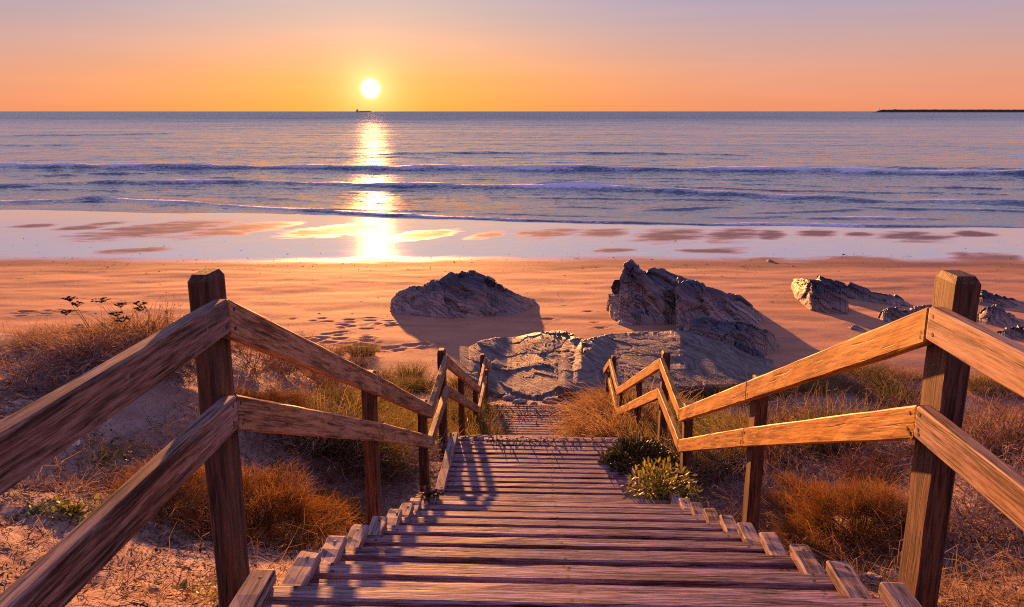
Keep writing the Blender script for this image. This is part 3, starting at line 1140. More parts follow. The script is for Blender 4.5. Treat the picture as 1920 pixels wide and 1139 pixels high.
rock('rounded boulder leaning on the pale slabs, dark on its right flank',
     [(1280, 636, 646), (1284, 612, 656), (1300, 597, 662), (1330, 592, 668), (1372, 596, 674), (1410, 604, 676), (1440, 618, 668), (1460, 640, 650)],
     [(1280, 2.0), (1370, 2.8), (1460, 1.0)], M['rock'], 52, 190, 110, .45, .2, (.6, .3, .72), .34)
rock('broken dark rock sloping down to the right below the boulder',
     [(1370, 650, 676), (1385, 640, 682), (1405, 648, 688), (1430, 664, 690), (1444, 672, 688), (1455, 680, 684)], [(1370, 1.4), (1455, .7)], M['dark_rock'], 58, 100, 60, .5, .13, (.5, .3, .8), .2)
rock('crooked slate ledge with a jagged sunlit left edge, alone on the sand',
     [(1487, 530, 536), (1490, 523, 548), (1503, 522, 568), (1520, 526, 584), (1540, 527, 588), (1570, 540, 591), (1588, 560, 592), (1592, 578, 586)],
     [(1487, .9), (1530, 1.8), (1592, 1.2)], M['dark_rock'], 61, 130, 70, .55, .15, (.7, .1, .7), .2)
rock('thin spiky ridge of slate running away right behind the crooked ledge',
     [(1530, 530, 552), (1536, 515, 554), (1548, 521, 556), (1570, 525, 558), (1600, 535, 561), (1640, 545, 567), (1670, 550, 571), (1690, 560, 572), (1706, 570, 574)],
     [(1530, 1.6), (1706, 1.0)], M['dark_rock'], 67, 170, 50, .5, .13, (.7, .1, .7), .2)
rock('squat tan rock half sunk in the sand left of the right post',
     [(1650, 592, 604), (1655, 583, 607), (1668, 578, 609), (1690, 580, 609), (1715, 588, 607), (1740, 600, 604)], [(1650, .9), (1740, .8)], M['rock'], 71, 90, 60, .5, .11, (.5, .2, .8), .22)
rock('flat row of low stones behind the squat tan rock',
     [(1705, 582, 588), (1715, 573, 589), (1740, 571, 590), (1770, 574, 590), (1800, 578, 588)], [(1705, .7), (1800, .7)], M['rock'], 73, 100, 40, .5, .1, (.5, .2, .8), .18)
rock('dark sloping rock sheet behind the right post at the edge of the photo',
     [(1825, 556, 572), (1840, 543, 574), (1860, 546, 576), (1890, 555, 577), (1915, 564, 575), (1935, 570, 573)], [(1825, 1.6), (1935, 1.2)], M['dark_rock'], 79, 110, 60, .55, .14, (.6, .2, .75), .22)
rock('tan fractured rock with a sunlit face right of the right post',
     [(1836, 590, 606), (1850, 577, 610), (1868, 572, 611), (1890, 584, 611), (1912, 598, 609), (1935, 604, 606)], [(1836, 1.2), (1935, 1.0)], M['rock'], 83, 110, 70, .5, .16, (.75, .1, .6), .2)
rock('low rubble of tan stones lowest at the right edge of the photo',
     [(1862, 628, 634), (1880, 619, 637), (1905, 612, 638), (1930, 610, 637), (1960, 622, 632)], [(1862, .8), (1960, .9)], M['rock'], 87, 90, 50, .5, .13, (.5, .2, .8), .16)
rock('tiny triangular stone alone on the sand right of the big rocks',
     [(1586, 616, 618), (1596, 611, 620), (1604, 609, 620), (1614, 614, 620), (1624, 618, 619)], .5, M['dark_rock'], 89, 40, 24, .5, .04, (.5, .2, .8), .1, sink=.12)
rock('small dark stone lying in the wet sand before the sea',
     [(1437, 490, 491), (1441, 487, 492), (1447, 487, 492), (1452, 491, 491)], .5, M['dark_rock'], 91, 30, 20, .5, .03, (.5, .2, .8), .1, sink=.1)


def slab_foot(px, py):
    return at_y(px, py, 15.6 + .0045 * abs(px - 1060))


rock('big pale rock slab at the stair foot, left of the cleft',
     [(862, 668, 690), (880, 650, 705), (900, 640, 722), (930, 634, 738), (960, 634, 746), (990, 628, 748), (1015, 623, 748), (1045, 621, 748), (1075, 625, 745), (1095, 634, 740), (1112, 650, 738), (1128, 676, 736), (1140, 734, 735)],
     [(862, 3.0), (950, 6.5), (1050, 7.0), (1116, 4.5)], M['slab_rock'], 101, 230, 150, .72, .09, (.55, .25, .7), .42, .55, 1.1, slab_foot, 'pale slabs at the stair foot')
rock('big pale rock slab right of the cleft, running up to the boulder',
     [(1046, 724, 724), (1056, 706, 726), (1070, 668, 729), (1090, 640, 736), (1115, 630, 738), (1150, 625, 735), (1200, 624, 730), (1240, 622, 728), (1275, 619, 726), (1300, 625, 724), (1340, 637, 722), (1380, 652, 720), (1420, 672, 716), (1450, 690, 708)],
     [(1052, 3.5), (1150, 6.5), (1300, 6.0), (1450, 2.5)], M['slab_rock'], 113, 260, 150, .72, .09, (.62, .2, .7), .4, .55, 1.1, slab_foot, 'pale slabs at the stair foot')


# ------------------------------------------------------------------ ship, breakwater, light
def prism(name, outline, half, mat, parent=None, loc=(0, 0, 0)):
    """outline in X/Z extruded along Y by +-half"""
    n = len(outline)
    o = np.array(outline, float)
    V = np.concatenate([np.stack([o[:, 0], np.full(n, -half), o[:, 1]], 1), np.stack([o[:, 0], np.full(n, half), o[:, 1]], 1)])
    me = bpy.data.meshes.new(name)
    fs = [tuple(range(n))[::-1], tuple(range(n, 2 * n))] + [(i, (i + 1) % n, n + (i + 1) % n, n + i) for i in range(n)]
    me.from_pydata([tuple(v) for v in V], [], fs)
    me.materials.append(mat)
    me.update()
    return link(name, me, parent, loc)


r = ray(681, 209.5)
SD = 6000.0
ship = thing('cargo_ship', 'tiny cargo ship in silhouette on the horizon just left of the sun', 'ship', (r[0] / r[1] * SD, SD, 0))
prism('hull', [(-54, 0), (50, 0), (57, 11), (44, 10), (-50, 8.5), (-57, 10)], 9, M['ship'], ship)
prism('bridge', [(-50, 8), (-34, 8), (-36, 19), (-39, 19), (-39, 22), (-46, 22), (-46, 19), (-49, 18)], 8, M['ship'], ship)
for i in range(4):
    prism('hatch', [(-24 + i * 18, 9), (-11 + i * 18, 9.3), (-11 + i * 18, 11.6), (-24 + i * 18, 11.4)], 6, M['ship'], ship)
prism('mast', [(-43, 22), (-42, 22), (-42.3, 29), (-42.7, 29)], .5, M['ship'], ship)

BD = 5600.0
x0 = (1618 - CX) / FPX * BD
rb = np.random.default_rng(3)
n, sx = 220, np.linspace(0, 3600, 220)
hh = np.clip(sx / 62, 0, 1) * 18.5 + rb.normal(0, .7, n)
sec = np.array([(-26, 0, 0), (-13, .55, 1), (-6, 1, 1), (6, 1.04, 1), (13, .5, 1), (26, 0, 0)])
V = []
for i in range(n):
    for dy, k, q in sec:
        V.append((sx[i], dy + rb.normal(0, 1) * q, (hh[i] * k + rb.normal(0, .4) * q) - (1 - q) * 3))
mole = thing('breakwater', 'long dark stone breakwater low on the horizon at the right', 'breakwater', (x0, BD, 0), None,
             mesh_np('breakwater', np.array(V), grid_quads(n, 6)[:, ::-1], M['mole']))


def lathe(name, prof, mat, parent=None, loc=(0, 0, 0), k=10):
    V, Q = [], []
    for z, rr in prof:
        for i in range(k):
            a = 2 * math.pi * i / k
            V.append((rr * math.cos(a), rr * math.sin(a), z))
    for j in range(len(prof) - 1):
        for i in range(k):
            a, b2 = j * k + i, j * k + (i + 1) % k
            Q.append((a, b2, b2 + k, a + k))
    return link(name, mesh_np(name, np.array(V), np.array(Q), mat), parent, loc)


bx = x0 + (1647 - 1636) / FPX * BD
lh = thing('harbour_light', 'slim harbour light mast on the tip of the breakwater', 'lighthouse', (bx, BD, 14.5))
lathe('tower', [(-2, 1.5), (8, 1.1), (14, .9), (14.2, .1)], M['mole'], lh)
lathe('lantern', [(14.2, .7), (16, .8), (17, .1)], M['mole'], lh)


# ------------------------------------------------------------------ vegetation
def ribbons(pts, wid, tone, r, flat=None):
    """pts (n,k,3), wid (n,k), tone (n,k) -> verts, quads, tone"""
    n, k, _ = pts.shape
    tan = np.gradient(pts, axis=1)
    side = np.cross(tan, (r.normal(size=(n, 1, 3)) if flat is None else flat))
    side /= np.linalg.norm(side, axis=2, keepdims=True) + 1e-9
    a = pts - side * wid[:, :, None] * .5
    b = pts + side * wid[:, :, None] * .5
    V = np.stack([a, b], 2).reshape(-1, 3)
    base = (np.arange(n)[:, None] * k + np.arange(k - 1)[None, :]).ravel() * 2
    Q = np.stack([base, base + 1, base + 3, base + 2], 1)
    return V, Q, np.repeat(tone.reshape(-1), 2)


class Heap:
    def __init__(self):
        self.V, self.Q, self.T, self.n = [], [], [], 0

    def add(self, V, Q, T):
        self.V.append(V)
        self.Q.append(Q + self.n)
        self.T.append(T)
        self.n += len(V)

    def mesh(self, name, mat):
        return mesh_np(name, np.concatenate(self.V), np.concatenate(self.Q), mat, dict(tone=np.clip(np.concatenate(self.T), 0, 1)), False)


def blades(root, direc, length, droop, width, r, k=4, curl=.12, tone=None):
    """grass blades or hairs: arc from root along direc, falling by droop"""
    n = len(root)
    t = np.linspace(0, 1, k)[None, :, None]
    L = length[:, None, None]
    d = direc / (np.linalg.norm(direc, axis=1, keepdims=True) + 1e-9)
    p = root[:, None, :] + d[:, None, :] * L * t
    p = p + np.array([0, 0, -1.0])[None, None] * (L * droop[:, None, None]) * t ** 2.2
    cu = r.normal(0, curl, (n, 1, 3)) * L
    p = p + cu * np.sin(t * math.pi) * .5 + r.normal(0, curl * .25, (n, k, 3)) * L * (t > 0)
    w = width[:, None] * np.linspace(1, .25, k)[None, :]
    tn = (r.uniform(.15, .8, n) if tone is None else tone)[:, None] + np.linspace(-.12, .16, k)[None, :]
    return ribbons(p, w, tn, r)


def sphere_dirs(n, r, up=.2):
    a = r.uniform(0, 2 * math.pi, n)
    z = r.uniform(up, 1, n)
    s = np.sqrt(1 - z * z)
    return np.stack([np.cos(a) * s, np.sin(a) * s, z], 1)


def twig_shrub(name, R, Hh, stems, mat, seed, w0=.006, depth=3):
    """bushy tangle of forking dry twigs"""
    r = np.random.default_rng(seed)
    hp = Heap()
    a = r.uniform(0, 2 * math.pi, stems)
    root = np.stack([np.cos(a), np.sin(a), np.zeros(stems)], 1) * (R * .25 * np.sqrt(r.uniform(0, 1, (stems, 1))))
    d = sphere_dirs(stems, r, .25) * np.array([1, 1, Hh / R * 1.1])
    ln = r.uniform(.4, .62, stems) * R
    w = np.full(stems, w0)
    for lv in range(depth):
        k = 4
        t = np.linspace(0, 1, k)[None, :, None]
        bend = r.normal(0, .22, (len(root), 1, 3))
        dn = d / np.linalg.norm(d, axis=1, keepdims=True)
        p = root[:, None] + (dn[:, None] * t + bend * t ** 2) * ln[:, None, None]
        p[:, 1:] += r.normal(0, .03, p[:, 1:].shape) * ln[:, None, None]
        p[:, :, 2] = np.maximum(p[:, :, 2], .005)
        tn = r.uniform(.1, .75, len(root))[:, None] + .08 * lv + np.zeros((1, k))
        hp.add(*ribbons(p, w[:, None] * np.linspace(1, .7, k)[None], tn, r))
        m = 4 if lv == 0 else 3
        f = r.uniform(.35, 1, (len(root), m))
        i = np.clip((f * (k - 1)).astype(int), 0, k - 2)
        fr = f * (k - 1) - i
        idx = np.arange(len(root))[:, None]
        nr = p[idx, i] * (1 - fr[..., None]) + p[idx, i + 1] * fr[..., None]
        nd = dn[:, None] + r.normal(0, .62, (len(root), m, 3)) + np.array([0, 0, .1])
        root = nr.reshape(-1, 3)
        d = nd.reshape(-1, 3)
        ln = np.repeat(ln, m) * r.uniform(.45, .8, len(root))
        w = np.repeat(w, m) * .72
    return hp.mesh(name, M[mat])


def fuzzy_bush(name, R, Hh, n, mat, seed, hair=.11, w=.0035):
    """dense dome of fine upturned sprigs with gaps"""
    r = np.random.default_rng(seed)
    d = sphere_dirs(n, r, -.1)
    keep = gnoise(d[:, 0] * 3.6 + 9, d[:, 1] * 3.6 + seed, d[:, 2] * 3.6, seed + 5) > -.22
    d = d[keep]
    n = len(d)
    lump = .76 + .48 * gnoise(d[:, 0] * 2.3 + seed, d[:, 1] * 2.3, d[:, 2] * 2.3, seed) + .12 * gnoise(d[:, 0] * 6, d[:, 1] * 6 + seed, d[:, 2] * 6, seed + 1)
    rad = lump * r.uniform(.55, 1, n) ** .6
    root = d * rad[:, None] * np.array([R, R, Hh])
    root[:, 2] = np.maximum(root[:, 2], 0)
    dirs = d * .7 + np.array([0, 0, .65]) + r.normal(0, .45, (n, 3))
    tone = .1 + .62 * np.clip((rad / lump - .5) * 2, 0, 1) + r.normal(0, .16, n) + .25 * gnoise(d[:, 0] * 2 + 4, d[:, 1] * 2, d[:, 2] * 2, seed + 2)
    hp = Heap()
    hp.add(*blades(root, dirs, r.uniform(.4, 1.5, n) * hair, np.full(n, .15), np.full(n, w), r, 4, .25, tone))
    m = 110
    a = sphere_dirs(m, r, .1)
    hp.add(*blades(np.zeros((m, 3)), a, r.uniform(.6, .9, m) * R, np.full(m, .1), np.full(m, .006), r, 5, .1, r.uniform(0, .3, m)))
    return hp.mesh(name, M[mat])


def tussock(name, R, L, n, mat, seed, w=.006, droop=.45, spread=.8, k=5, lean=(0, 0)):
    r = np.random.default_rng(seed)
    a = r.uniform(0, 2 * math.pi, n)
    q = np.sqrt(r.uniform(0, 1, n))
    root = np.stack([np.cos(a) * q * R, np.sin(a) * q * R, np.zeros(n)], 1)
    d = np.stack([np.cos(a) * q * spread + r.normal(0, .25, n) + lean[0], np.sin(a) * q * spread + r.normal(0, .25, n) + lean[1], np.ones(n)], 1)
    hp = Heap()
    hp.add(*blades(root, d, r.uniform(.5, 1.1, n) * L, r.uniform(.3, 1.3, n) * droop, np.full(n, w), r, k, .10))
    return hp.mesh(name, M[mat])


def leaf_quads(root, direc, length, width, r, cup=.2, tone=None, k=4):
    """lens-shaped leaves"""
    n = len(root)
    t = np.linspace(0, 1, k)
    d = direc / np.linalg.norm(direc, axis=1, keepdims=True)
    p = root[:, None] + d[:, None] * length[:, None, None] * t[None, :, None]
    p[:, :, 2] -= (t ** 2)[None, :] * (length * cup)[:, None]
    sh = np.sin(np.clip(t * .92 + .06, 0, 1) * math.pi) ** .8
    w = width[:, None] * sh[None, :]
    tn = (r.uniform(.2, .9, n) if tone is None else tone)[:, None] + np.zeros((1, k))
    up = np.array([0, 0, 1.0]) + r.normal(0, .25, (n, 1, 3))
    return ribbons(p, w, tn, r, np.broadcast_to(up, p.shape))


def leafy(name, R, Hh, n, L, W, mat, seed):
    r = np.random.default_rng(seed)
    hp = Heap()
    a = sphere_dirs(n, r, .05)
    root = a * np.array([R, R, Hh]) * r.uniform(.2, 1, (n, 1))
    hp.add(*leaf_quads(root, a + r.normal(0, .5, (n, 3)), r.uniform(.6, 1.1, n) * L, r.uniform(.7, 1.1, n) * W, r))
    m = 30
    b = sphere_dirs(m, r, .2)
    hp.add(*blades(np.zeros((m, 3)), b * np.array([R, R, Hh]), r.uniform(.5, .95, m) * R, np.zeros(m), np.full(m, .005), r, 4, .1, r.uniform(0, .3, m)))
    return hp.mesh(name, M[mat])


def fingers(name, R, Hh, n, L, w, mat, seed):
    """fleshy three-sided upright fingers of an ice plant"""
    r = np.random.default_rng(seed)
    a = r.uniform(0, 2 * math.pi, n)
    q = np.sqrt(r.uniform(0, 1, n))
    root = np.stack([np.cos(a) * q * R, np.sin(a) * q * R, (1 - q ** 2) * Hh * r.uniform(.3, 1, n)], 1)
    d = np.stack([np.cos(a) * q * .9, np.sin(a) * q * .9, np.ones(n)], 1) + r.normal(0, .35, (n, 3))
    d /= np.linalg.norm(d, axis=1, keepdims=True)
    ln = r.uniform(.6, 1.1, n) * L
    s1 = np.cross(d, r.normal(size=(n, 3)))
    s1 /= np.linalg.norm(s1, axis=1, keepdims=True)
    s2 = np.cross(d, s1)
    V, T = [], []
    for t, k in ((0, .8), (.55, 1.0), (.9, .6), (1, .1)):
        for j in range(3):
            an = j * 2.094
            V.append(root + d * (ln * t)[:, None] + (s1 * math.cos(an) + s2 * math.sin(an)) * (w * k))
            T.append(r.uniform(.25, .55, n) + .38 * t ** 3)
    V = np.stack(V, 1).reshape(-1, 3)
    T = np.stack(T, 1).reshape(-1)
    Q = []
    for lv in range(3):
        for j in range(3):
            b0 = lv * 3
            Q.append((b0 + j, b0 + (j + 1) % 3, b0 + 3 + (j + 1) % 3, b0 + 3 + j))
    Q = (np.array(Q)[None] + (np.arange(n) * 12)[:, None, None]).reshape(-1, 4)
    return mesh_np(name, V, Q, M[mat], dict(tone=T), True)


def umbel(name, mat, seed):
    r = np.random.default_rng(seed)
    hp = Heap()
    for i in range(9):
        top = np.array([r.uniform(-.38, .38), r.uniform(-.2, .2), r.uniform(.24, .5)])
        root = np.array([[top[0] * .35, top[1] * .35, 0]])
        hp.add(*blades(root, (top - root[0])[None], np.array([np.linalg.norm(top - root[0])]), np.zeros(1), np.array([.012]), r, 5, .03, np.array([.2])))
        m = 26
        a = r.uniform(0, 2 * math.pi, m)
        q = np.sqrt(r.uniform(0, 1, m)) * r.uniform(.06, .1)
        tip = top + np.stack([np.cos(a) * q, np.sin(a) * q, .05 - q * .15 + r.normal(0, .004, m)], 1)
        hp.add(*blades(np.repeat(top[None], m, 0), tip - top, np.linalg.norm(tip - top, axis=1), np.zeros(m), np.full(m, .006), r, 3, .02, np.full(m, .2)))
        for sdx in (0, 1):
            f = np.zeros((m, 3))
            f[:, sdx] = 1
            hp.add(*leaf_quads(tip - f * .016, f + r.normal(0, .2, (m, 3)), np.full(m, .034), np.full(m, .026), r, 0, r.uniform(0, .7, m), 3))
    return hp.mesh(name, M[mat])


def stalks(name, n, Hh, spread, mat, seed, w=.004, heads=True):
    """tall thin dead flower stalks"""
    r = np.random.default_rng(seed)
    hp = Heap()
    root = np.stack([r.normal(0, spread * .4, n), r.normal(0, spread * .4, n), np.zeros(n)], 1)
    d = np.stack([r.normal(0, .2, n), r.normal(0, .2, n), np.ones(n)], 1)
    ln = r.uniform(.6, 1, n) * Hh
    hp.add(*blades(root, d, ln, r.uniform(0, .25, n), np.full(n, w), r, 7, .05, r.uniform(.2, .6, n)))
    if heads:
        for i in range(n):
            dn = d[i] / np.linalg.norm(d[i])
            m = 16
            p = root[i] + dn * ln[i] * r.uniform(.6, 1, (m, 1)) * .97
            hp.add(*blades(p, r.normal(0, 1, (m, 3)) + np.array([0, 0, .8]), r.uniform(.015, .05, m), np.zeros(m), np.full(m, .006), r, 3, .1, r.uniform(.1, .6, m)))
    return hp.mesh(name, M[mat])


def rosette(name, n, L, W, mat, seed, lift=.8):
    r = np.random.default_rng(seed)
    a = np.arange(n) * 2.4 + r.normal(0, .2, n)
    d = np.stack([np.cos(a), np.sin(a), r.uniform(.4, 1.4, n) * lift], 1)
    hp = Heap()
    hp.add(*leaf_quads(np.zeros((n, 3)), d, r.uniform(.7, 1.1, n) * L, np.full(n, W), r, .35, None, 6))
    return hp.mesh(name, M[mat])


PROTO = {}
for i in range(3):
    PROTO['dry', i] = twig_shrub('dry_shrub', .46, .36, 34, 'dry_twig', 20 + i, .0055)
    PROTO['grey', i] = twig_shrub('grey_shrub', .48, .3, 30, 'grey_twig', 30 + i, .0065)
    PROTO['tan', i] = tussock('dry_tussock', .2, .42, 420, 'dry_grass', 40 + i, .0055, .5, 1.0)
    PROTO['oli', i] = tussock('olive_tussock', .24, .5, 480, 'olive', 50 + i, .0065, .5, .7)
PROTO['blond'] = tussock('blond_mound', .55, .85, 2600, 'blond', 60, .008, .75, 1.1, 6, (-.15, -.2))
PROTO['blond2'] = tussock('blond_mound', .5, .7, 2000, 'blond', 61, .008, .9, 1.2, 6, (-.35, -.1))
PROTO['reed'] = tussock('grass_clump', .3, .75, 750, 'olive', 62, .010, .5, .8, 5)
PROTO['greenclump'] = tussock('green_clump', .3, .7, 700, 'green', 63, .012, .35, .6, 5)

PLANT_N = {}


def plant(name, label, category, me, px, py, scale=1.0, squash=1.0, rot=None, group=None, dz=-.02, at=None):
    p = np.array(at) if at is not None else hit(px, py)
    o = thing(name, label, category, (p[0], p[1], p[2] + dz), group, me)
    o.rotation_euler = (random.uniform(-.08, .08), random.uniform(-.08, .08), random.uniform(0, 6.28) if rot is None else rot)
    o.scale = (scale, scale, scale * squash)
    return o


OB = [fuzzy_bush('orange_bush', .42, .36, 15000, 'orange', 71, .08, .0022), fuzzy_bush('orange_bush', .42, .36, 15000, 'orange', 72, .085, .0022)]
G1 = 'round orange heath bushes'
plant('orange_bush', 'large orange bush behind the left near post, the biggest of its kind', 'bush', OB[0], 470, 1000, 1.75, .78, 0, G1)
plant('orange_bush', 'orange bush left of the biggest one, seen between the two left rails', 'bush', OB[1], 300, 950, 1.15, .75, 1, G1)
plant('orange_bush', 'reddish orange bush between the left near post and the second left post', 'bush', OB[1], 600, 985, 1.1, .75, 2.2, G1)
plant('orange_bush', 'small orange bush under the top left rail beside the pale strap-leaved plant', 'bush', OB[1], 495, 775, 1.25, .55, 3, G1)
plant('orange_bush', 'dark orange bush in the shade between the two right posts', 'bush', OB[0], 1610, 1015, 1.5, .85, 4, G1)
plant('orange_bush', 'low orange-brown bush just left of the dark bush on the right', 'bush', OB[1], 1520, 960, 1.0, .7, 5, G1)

DRY = [(60, 715, 'dry', 1.1, 'tangle of dry brown twigs at the left edge above the bare sand'),
       (150, 690, 'dry', 1.2, 'dry brown shrub below the dark seed heads on the left dune'),
       (250, 690, 'dry', 1.2, 'dry brown shrub above the long left rail, close to the left near post'),
       (330, 705, 'dry', 1.0, 'dry brown shrub touching the left near post on its left'),
       (110, 665, 'dry', .6, 'dry shrub on the crest of the left dune below the skyline'),
       (215, 655, 'dry', .8, 'dry shrub on the dune crest in front of the brown tussocks'),
       (30, 672, 'dry', .6, 'dry shrub farthest left on the dune crest'),
       (560, 845, 'grey', 1.0, 'pale grey leafless shrub below the lower left rail'),
       (610, 815, 'grey', .9, 'pale grey twiggy shrub behind the second left post, above the other'),
       (640, 880, 'dry', 1.0, 'dry brown shrub left of the second left post'),
       (745, 885, 'grey', 1.0, 'grey forking shrub between the second and third left posts'),
       (765, 840, 'grey', .8, 'grey shrub close to the third left post below the rails'),
       (740, 780, 'dry', 1.0, 'dry shrub seen between the rails right of the second left post'),
       (640, 760, 'dry', 1.1, 'dry shrub seen between the rails left of the second left post'),
       (560, 700, 'dry', 1.1, 'dry shrub above the top left rail behind the dune crest'),
       (470, 700, 'dry', 1.0, 'dry shrub right behind the left near post above the rail'),
       (650, 950, 'dry', .7, 'low dry shrub beside the kerb blocks on the left'),
       (1350, 880, 'grey', 1.0, 'pale grey shrub between the third and second right posts'),
       (1330, 925, 'dry', .7, 'low dry shrub beside the kerb blocks on the right'),
       (1460, 880, 'dry', 1.2, 'dry brown shrub right of the second right post'),
       (1510, 840, 'dry', 1.2, 'dry reddish shrub under the lower right rail'),
       (1430, 950, 'grey', .8, 'grey shrub at the foot of the second right post'),
       (1470, 790, 'dry', 1.2, 'dry shrub between the right rails near the second right post'),
       (1560, 800, 'dry', 1.2, 'dry shrub between the right rails left of the black stake'),
       (1660, 790, 'dry', 1.2, 'dry shrub between the right rails near the right near post'),
       (1700, 740, 'dry', 1.2, 'dry dark shrub left of the right near post below the top rail'),
       (1860, 760, 'dry', 1.1, 'dry shrub right of the right near post at the edge of the photo'),
       (1885, 850, 'dry', 1.0, 'dry reddish shrub right of the near post between the rails'),
       (1870, 930, 'grey', .9, 'bare grey twigs below the lower right rail by the right near post'),
       (1900, 1000, 'grey', .9, 'bare grey twigs at the right edge low in the photo'),
       (1840, 1010, 'grey', .7, 'fallen grey twigs right beside the foot of the right near post')]
DRY += [(90, 730, 'grey', .9, 'greyish shrub above the bare sand under the start of the long left rail'),
        (200, 720, 'dry', .9, 'dry shrub on the sand edge left of the near post, second row'),
        (700, 730, 'dry', 1.0, 'dry shrub touching the top of the second left post'),
        (690, 840, 'dry', .9, 'dry shrub right behind the second left post below the rails'),
        (800, 800, 'dry', .8, 'dry shrub under the rail joint of the third left post'),
        (1340, 800, 'dry', 1.0, 'dry shrub between the right rails just right of the third right post'),
        (1400, 830, 'dry', 1.0, 'dry shrub left of the second right post just under the lower rail'),
        (1590, 870, 'dry', 1.0, 'dry shrub behind the dark orange bush on the right'),
        (1480, 930, 'grey', .7, 'low grey twigs before the orange-brown bush on the right'),
        (1740, 830, 'dry', 1.0, 'dry shrub behind the right near post below the lower rail'),
        (1810, 830, 'grey', 1.0, 'grey shrub just right of the right near post between the rails'),
        (1620, 745, 'dry', 1.1, 'dry dark shrub around the black stake')]
for i, (px, py, kd, sc, lb) in enumerate(DRY):
    plant(kd + '_shrub', lb, 'shrub', PROTO[kd, i % 3], px, py, sc * 1.55, .45 if px < 345 else .8, None, 'dry leafless shrubs on the dunes')

TUS = [(285, 655, 'tan', 1.35, 'tall brown tussock on the skyline next to the left near post'),
       (245, 650, 'tan', 1.0, 'brown tussock on the skyline right of the seed heads'),
       (325, 660, 'tan', 1.0, 'brown tussock whose tips touch the left near post'),
       (560, 665, 'tan', 1.2, 'brown tussock above the top left rail at the edge of the beach'),
       (620, 668, 'tan', 1.2, 'brown tussock above the top left rail nearest the sand'),
       (665, 690, 'tan', 1.0, 'brown tussock above the second left post'),
       (715, 715, 'oli', .9, 'olive grass tuft right of the second left post'),
       (750, 735, 'oli', 1.0, 'olive grass tuft above the middle of the left flight'),
       (790, 735, 'oli', 1.0, 'olive grass tuft left of the tall fourth left post'),
       (770, 705, 'oli', .9, 'yellow olive tuft on the slope behind the left rails'),
       (850, 760, 'oli', 1.0, 'olive tuft between the fourth and fifth left posts'),
       (870, 725, 'oli', .9, 'olive tuft behind the lower left rails'),
       (860, 800, 'oli', 1.1, 'olive tuft beside the end of the middle landing'),
       (1290, 745, 'oli', .9, 'olive tuft above the third right post'),
       (1330, 745, 'oli', 1.0, 'olive tuft right of the third right post under the pale slab'),
       (1380, 755, 'oli', 1.0, 'olive tuft under the top right rail left of the second post'),
       (1225, 790, 'oli', 1.1, 'olive tuft left of the tall fourth right post'),
       (1265, 800, 'oli', 1.0, 'olive tuft between the third and fourth right posts'),
       (1480, 735, 'tan', 1.1, 'tan tussock under the top right rail right of the second post'),
       (1530, 735, 'oli', 1.0, 'olive tuft under the middle of the top right rail'),
       (1590, 730, 'tan', 1.0, 'tan tussock just left of the black stake'),
       (1650, 730, 'oli', 1.1, 'olive tuft right of the black stake'),
       (1700, 710, 'tan', 1.1, 'tan tussock left of the right near post'),
       (1850, 735, 'oli', 1.1, 'olive tuft behind the right near post'),
       (1900, 740, 'tan', 1.2, 'tan tussock at the right edge below the beach rocks'),
       (1500, 985, 'tan', .6, 'small tan tuft in front of the dark orange bush'),
       (1880, 840, 'tan', .9, 'tan tussock right of the near post between the right rails'),
       (690, 900, 'tan', .6, 'small tan tuft at the foot of the second left post')]
TUS += [(60, 650, 'tan', .5, 'low tan tussock at the far left of the dune crest'),
        (160, 665, 'tan', .8, 'tan tussock below the seed heads'),
        (300, 625, 'tan', 1.1, 'tan tussock on the skyline second from the left near post'),
        (520, 690, 'tan', 1.0, 'tan tussock over the top left rail close to the near post'),
        (600, 720, 'oli', .9, 'olive tuft right of the strap-leaved plant above the lower left rail'),
        (680, 665, 'oli', 1.0, 'olive tuft on the beach edge above the second left post'),
        (1440, 745, 'oli', 1.1, 'olive tuft touching the second right post on its right'),
        (1560, 715, 'tan', 1.1, 'tan tussock under the top right rail, farther than the olive ones'),
        (1625, 705, 'oli', 1.2, 'olive tuft close under the top right rail above the stake'),
        (1680, 760, 'oli', 1.2, 'olive tuft in the corner of the right rails by the near post'),
        (1310, 780, 'tan', .9, 'tan tussock between the rails near the third right post'),
        (1830, 720, 'tan', 1.1, 'tan tussock touching the right side of the right near post'),
        (1210, 740, 'oli', 1.0, 'olive tuft behind the fifth right post'),
        (1170, 760, 'oli', 1.0, 'olive tuft behind the lowest right rails')]
for i, (px, py, kd, sc, lb) in enumerate(TUS):
    plant('grass_tussock', lb, 'grass tussock', PROTO[kd, i % 3], px, py, sc * 1.35, 1.0, None, 'grass tussocks on the dunes')

plant('blond_mound', 'great mound of blond grass hanging over the last landing on the right', 'grass mound', PROTO['blond'], 0, 0, 1.45, .95, .3, 'blond grass mounds', at=P(13.0, 1.62, -5.35))
plant('blond_mound', 'blond grass mound spilling over the hidden steps behind the ice plant', 'grass mound', PROTO['blond2'], 0, 0, 1.25, 1.0, 1.1, 'blond grass mounds', at=P(9.8, 1.15, -4.3))
plant('blond_mound', 'smaller blond mound behind the great one by the farthest right post', 'grass mound', PROTO['blond2'], 0, 0, .9, 1.0, 2.1, 'blond grass mounds', at=P(15.0, 1.4, -5.7))
plant('grass_clump', 'dark olive grass clump bending over the last landing from the left', 'grass clump', PROTO['reed'], 0, 0, 1.25, 1.0, .5, 'grass clumps', at=P(11.3, -.95, -5.05))
plant('grass_clump', 'tall olive grass clump at the end of the left handrail', 'grass clump', PROTO['reed'], 0, 0, .9, 1.0, 1.5, 'grass clumps', at=P(13.4, -1.2, -5.4))
plant('green_clump', 'fresh green grass clump at the foot of the fourth right post', 'grass clump', PROTO['greenclump'], 0, 0, .7, 1.0, 1.0, 'grass clumps', at=P(8.7, 1.9, -3.9))
